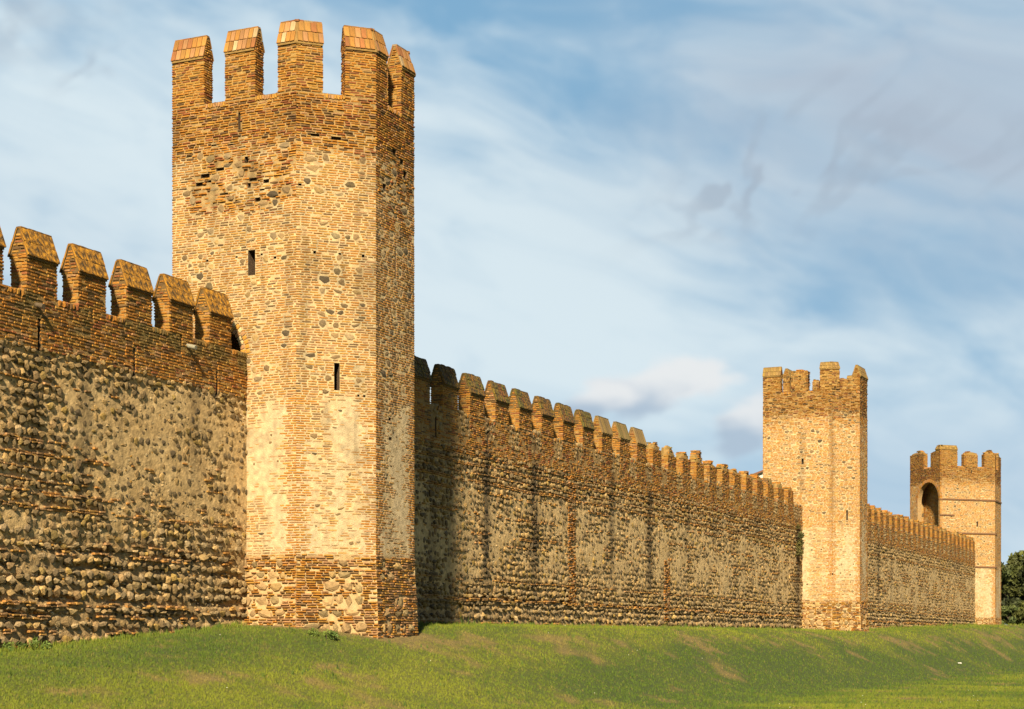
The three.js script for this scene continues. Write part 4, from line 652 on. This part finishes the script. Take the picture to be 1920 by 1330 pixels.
{ // short grass as tufts of blades
  const tuft = (seed) => { const r = rng(seed), p = [], nn = 7; for (let i = 0; i < nn; i++) { const a = r() * 6.28, q = r() * 0.04, x = Math.cos(a) * q, z = Math.sin(a) * q, l = 0.6 + r() * 0.5, lean = (r() - 0.5) * 0.9, w = 0.007 + r() * 0.005, b = r() * 6.28, cx = Math.cos(b) * w, cz = Math.sin(b) * w; p.push(x - cx, -0.05, z - cz, x + cx, -0.05, z + cz, x + lean * 0.06, l * 0.1, z + (r() - 0.5) * 0.05); } const g = new THREE.BufferGeometry(); g.setAttribute('position', new THREE.Float32BufferAttribute(p, 3)); g.computeVertexNormals(); return g; };
  const mat = new THREE.MeshStandardMaterial({ name: 'grass_blade', roughness: 0.8, side: THREE.DoubleSide }), r = rng(909), COUNT = 300000, V = 3, lists = [[], [], []];
  for (let i = 0; i < COUNT; i++) {
    const f = 27 * Math.pow(190 / 27, Math.pow(r(), 1.25)), x = (r() * 2 - 1) * 0.31 * f, [d] = bank(x, f); if (d < 0.03) continue;
    const y = groundY(x, f), q = turf(x, f); if (r() < q.dry * 0.5 + q.bare * 0.4) continue;
    const k = f / 40, s = (0.3 + r() * 0.45) * lerp(1, k, 0.4) * (d < 0.35 ? 1.2 + r() * 1.3 : 1), col = mixc(mixc([0.056, 0.098, 0.004], [0.165, 0.185, 0.008], clamp(q.yellow + (r() - 0.5) * 0.5)), [0.20, 0.14, 0.045], clamp(q.dry * 0.8 + (r() < 0.06 ? 0.5 : 0)));
    const weed = r() < 0.025 && fbm(x * 0.5 + 60, f * 0.4, 2) > -0.1; lists[i % V].push([x, y, -f, weed ? s * 1.9 : s, r() * 6.28, weed ? mixc([0.03, 0.07, 0.004], [0.07, 0.11, 0.008], r()) : col]);
  }
  const daisies = []; for (let i = 0; i < 60; i++) { const f = 30 + r() * 45, x = (r() * 2 - 1) * 0.3 * f, [d] = bank(x, f); if (d > 1.2) daisies.push([x, groundY(x, f) + 0.07, -f]); }
  const group = new THREE.Group(); group.name = 'grass'; group.userData = { kind: 'stuff', label: 'short patchy green grass on the bank below the wall' }; scene.add(group);
  const m4 = new THREE.Matrix4(), c = new THREE.Color(), Y = new THREE.Vector3(0, 1, 0), qn = new THREE.Quaternion();
  lists.forEach((l, v) => { const o = new THREE.InstancedMesh(tuft(60 + v), mat, l.length); l.forEach(([x, y, z, s, a, col], i) => { m4.compose(new THREE.Vector3(x, y, z), qn.setFromAxisAngle(Y, a), new THREE.Vector3(s * 1.3, s, s * 1.3)); o.setMatrixAt(i, m4); o.setColorAt(i, c.setRGB(...col)); }); o.name = 'grass_tuft'; o.userData.kind = 'stuff'; o.castShadow = o.receiveShadow = true; group.add(o); });
  const head = new THREE.InstancedMesh(new THREE.SphereGeometry(0.01, 6, 4), new THREE.MeshStandardMaterial({ name: 'daisy', color: new THREE.Color().setRGB(0.75, 0.73, 0.66), roughness: 0.8 }), daisies.length); daisies.forEach((p, i) => head.setMatrixAt(i, m4.makeTranslation(...p))); head.name = 'daisy'; head.userData.kind = 'stuff'; group.add(head);
}

// ---------------------------------------------------------------- trees beyond the corner tower, plants, the house behind the wall, a scrap of paper
const barkM = new THREE.MeshStandardMaterial({ name: 'bark', color: new THREE.Color().setRGB(0.09, 0.065, 0.045), roughness: 1, bumpMap: rep(rough, 2), bumpScale: 0.02 });
const leafM = new THREE.MeshStandardMaterial({ name: 'leaf', vertexColors: true, roughness: 0.75, side: THREE.DoubleSide });
function leaves(seed, clumps, per, size, tone) {               // leaf faces gathered in clumps
  const r = rng(seed), p = [], c = [];
  for (const [cx, cy, cz, R] of clumps) {
    const shade = 0.7 + r() * 0.6, base = mixc(tone[0], tone[1], r());
    for (let i = 0; i < per * R * R; i++) {
      const a = r() * 6.283, z = r() * 2 - 1, q = Math.sqrt(1 - z * z), d = R * Math.pow(r(), 0.4) * (0.8 + 0.3 * noise(a * 2, z * 3 + cx)), x0 = cx + Math.cos(a) * q * d, y0 = cy + z * d * 0.85, z0 = cz + Math.sin(a) * q * d;
      const s = size * (0.6 + r() * 0.8), e = [r() - 0.5, r() - 0.5, r() - 0.5], g = [r() - 0.5, r() - 0.5, r() - 0.5], el = Math.hypot(...e) || 1, gl = Math.hypot(...g) || 1, k = shade * (0.75 + r() * 0.5);
      const E = e.map((v) => v / el * s), G = g.map((v) => v / gl * s * 0.6);
      p.push(x0 - E[0], y0 - E[1], z0 - E[2], x0 + G[0], y0 + G[1], z0 + G[2], x0 + E[0], y0 + E[1], z0 + E[2], x0 - E[0], y0 - E[1], z0 - E[2], x0 + E[0], y0 + E[1], z0 + E[2], x0 - G[0], y0 - G[1], z0 - G[2]);
      for (let j = 0; j < 6; j++) c.push(base[0] * k, base[1] * k, base[2] * k);
    }
  }
  const g = new THREE.BufferGeometry(); g.setAttribute('position', new THREE.Float32BufferAttribute(p, 3)); g.setAttribute('color', new THREE.Float32BufferAttribute(c, 3)); g.computeVertexNormals(); return g;
}
function limb(a, b, ra, rb) { const d = new THREE.Vector3().subVectors(b, a), g = new THREE.CylinderGeometry(rb, ra, d.length(), 8, 3); g.translate(0, d.length() / 2, 0); g.applyQuaternion(new THREE.Quaternion().setFromUnitVectors(new THREE.Vector3(0, 1, 0), d.normalize())); g.translate(a.x, a.y, a.z); return g; }
function tree(x, f, h, w, seed, label, tone, name = 'broadleaf_tree', category = 'tree', group = 'trees beyond the corner tower') {
  const r = rng(seed), t = new Thing(name, label, category, new THREE.Vector3(x, groundY(x, f), -f), group), b = t.base, g = [], cl = [], v = (a, y, q) => new THREE.Vector3(b.x + a, b.y + y, b.z + q);
  g.push(limb(v(0, -0.3, 0), v(0.1, h * 0.35, 0.05), h * 0.035, h * 0.024), limb(v(0.1, h * 0.35, 0.05), v(-0.1, h * 0.75, 0.1), h * 0.024, h * 0.008));
  for (let i = 0; i < 26; i++) {
    const a = r() * 6.283, y = h * (0.1 + 0.82 * Math.pow(r(), 0.9)), k = y / h, q = w / 2 * Math.sqrt(r()) * (k < 0.5 ? 0.75 + k * 0.5 : 1.45 * Math.sqrt(Math.max(0.02, 1.02 - k))), R = w * (0.1 + r() * 0.1);
    cl.push([b.x + Math.cos(a) * q, b.y + y, b.z + Math.sin(a) * q, R]); if (i < 9) g.push(limb(v(0, h * (0.25 + r() * 0.25), 0), v(Math.cos(a) * q * 0.85, y - R * 0.3, Math.sin(a) * q * 0.85), h * 0.012, h * 0.004));
  }
  t.mesh('trunk', mergeGeometries(g), barkM); t.mesh('crown', leaves(seed + 1, cl, 330 / (w / 6), 0.2 * w / 6 + 0.04, tone), leafM); return t;
}
const deep = [[0.022, 0.032, 0.004], [0.066, 0.074, 0.009]], light = [[0.05, 0.075, 0.015], [0.1, 0.12, 0.03]];
const tp = (px, f) => (px - 960) / F * f;
tree(tp(1898, 190), 190, 7.4, 6, 5, 'dark green tree close against the corner tower, its crown cut by the tower edge', deep);
tree(tp(1932, 196), 196, 8.7, 7, 9, 'dark green tree at the edge of view, taller and further right than its neighbour', deep);
tree(tp(1965, 186), 186, 8.6, 7, 14, 'dark green tree just outside the edge of view', deep);
tree(tp(1880, 215), 215, 6.5, 7, 21, 'dark green tree partly hidden behind the corner tower', deep);
tree(tp(1912, 178), 178, 2.6, 5.5, 35, 'low dark hedge below the dark trees beside the corner tower', deep, 'hedge', 'hedge', undefined);
tree(tp(1893, 176), 176, 2.3, 2.6, 33, 'small light green bush at the foot of the dark trees', light, 'bush', 'bush', undefined);
{ // plants rooted in the wall and at its foot
  const wallPlant = (face, px, py, w, h, label, seed, n = 5) => { const a = face.from(px, py), r = rng(seed), q = face.at(a.u, a.v, 0.12), t = new Thing('wall_plant', label, 'plant', q.clone(), undefined), cl = []; for (let i = 0; i < n; i++) { const c = face.at(a.u + (r() - 0.5) * w, a.v + (r() - 0.5) * h, 0.08 + r() * 0.16); cl.push([c.x, c.y, c.z, 0.16 + r() * 0.14]); } t.mesh('foliage', leaves(seed, cl, 1900, 0.045, [[0.06, 0.065, 0.012], [0.12, 0.105, 0.025]]), leafM); t.mesh('stem', mergeGeometries(cl.slice(0, 3).map((c) => limb(face.at(a.u, a.v + 0.05, -0.05), new THREE.Vector3(c[0], c[1], c[2]), 0.012, 0.005))), barkM); };
  wallPlant(midFace, 1495, 1003, 0.5, 1.2, 'yellow-green plant growing high in the angle of the middle tower', 71, 8);
  wallPlant(midFace, 1494, 1034, 0.3, 0.5, 'small dark plant below the yellow-green one in the angle of the middle tower', 72, 4);
  const foot = (px, f, label, seed) => { const x = tp(px, f), t = new Thing('weed', label, 'plant', new THREE.Vector3(x, groundY(x, f), -f)), r = rng(seed), cl = []; for (let i = 0; i < 5; i++) cl.push([x + (r() - 0.5) * 0.9, t.base.y + 0.07 + r() * 0.1, -f + (r() - 0.5) * 0.4, 0.12 + r() * 0.08]); t.mesh('foliage', leaves(seed, cl, 2600, 0.04, [[0.05, 0.09, 0.012], [0.1, 0.14, 0.02]]), leafM); t.mesh('stem', limb(t.base.clone(), t.base.clone().setY(t.base.y + 0.12), 0.01, 0.006), barkM); };
  foot(60, 37.9, 'low green weeds at the foot of the left wall', 81); foot(612, 44.6, 'low leafy weeds in the grass in front of the near tower', 83);
}
{ // a house roof that shows over the wall beside the middle tower
  const f = 150, x = tp(1418, f), y = EYE + (YH - 886) / F * f, t = new Thing('house', 'house with a pale gabled roof, showing over the wall beside the middle tower', 'house', new THREE.Vector3(x, 0, -f)), q = (a, h, z) => new THREE.Vector3(x + a, h, -f + z);
  t.mesh('wall', quads([[q(-3, 0, 0), q(6, 0, 0), q(6, y - 1.2, 0), q(-3, y - 1.2, 0)], [q(-3, 0, -8), q(-3, 0, 0), q(-3, y - 1.2, 0), q(-3, y - 1.2, -8)], [q(6, 0, 0), q(6, 0, -8), q(6, y - 1.2, -8), q(6, y - 1.2, 0)], [q(-3, y - 1.2, 0), q(6, y - 1.2, 0), q(1.5, y + 0.5, 0), q(1.5, y + 0.5, 0)]], [0.72, 0.68, 0.6]), M.mortar);
  t.mesh('roof', quads([[q(-3.4, y - 1.35, 0.3), q(1.5, y + 0.56, 0.3), q(1.5, y + 0.56, -8.3), q(-3.4, y - 1.35, -8.3)], [q(1.5, y + 0.56, 0.3), q(6.4, y - 1.35, 0.3), q(6.4, y - 1.35, -8.3), q(1.5, y + 0.56, -8.3)], [q(-3.4, y - 1.5, 0.3), q(1.5, y + 0.4, 0.3), q(1.5, y + 0.56, 0.3), q(-3.4, y - 1.35, 0.3)], [q(1.5, y + 0.4, 0.3), q(6.4, y - 1.5, 0.3), q(6.4, y - 1.35, 0.3), q(1.5, y + 0.56, 0.3)]], [0.2, 0.09, 0.05]), M.mortar);
}
{ // scrap of paper on the far grass
  const f = 92, x = tp(1800, f); let ff = f; for (ff = 60; ff < 140; ff += 0.5) if (YH - (groundY(tp(1800, ff), ff) - EYE) * F / ff < 1248) break;
  const px = tp(1800, ff), py = groundY(px, ff), g = new THREE.PlaneGeometry(0.2, 0.12, 4, 3), a = g.attributes.position; for (let i = 0; i < a.count; i++) a.setZ(i, 0.05 * noise(a.getX(i) * 9, a.getY(i) * 11)); g.rotateX(-1.1); g.computeVertexNormals();
  const m = new THREE.Mesh(g, new THREE.MeshStandardMaterial({ name: 'paper', color: new THREE.Color().setRGB(0.62, 0.6, 0.55), roughness: 0.8, side: THREE.DoubleSide })); m.name = 'paper_scrap'; m.position.set(px, py + 0.12, -ff); m.castShadow = m.receiveShadow = true; m.userData = { label: 'crumpled scrap of white paper lying on the far grass', category: 'litter' }; scene.add(m);
}

const renderer = new THREE.WebGLRenderer({ antialias: true });
renderer.toneMapping = THREE.LinearToneMapping; renderer.toneMappingExposure = EXPOSURE; renderer.shadowMap.enabled = true;
renderer.setSize(1024, 709);
renderer.render(scene, camera);
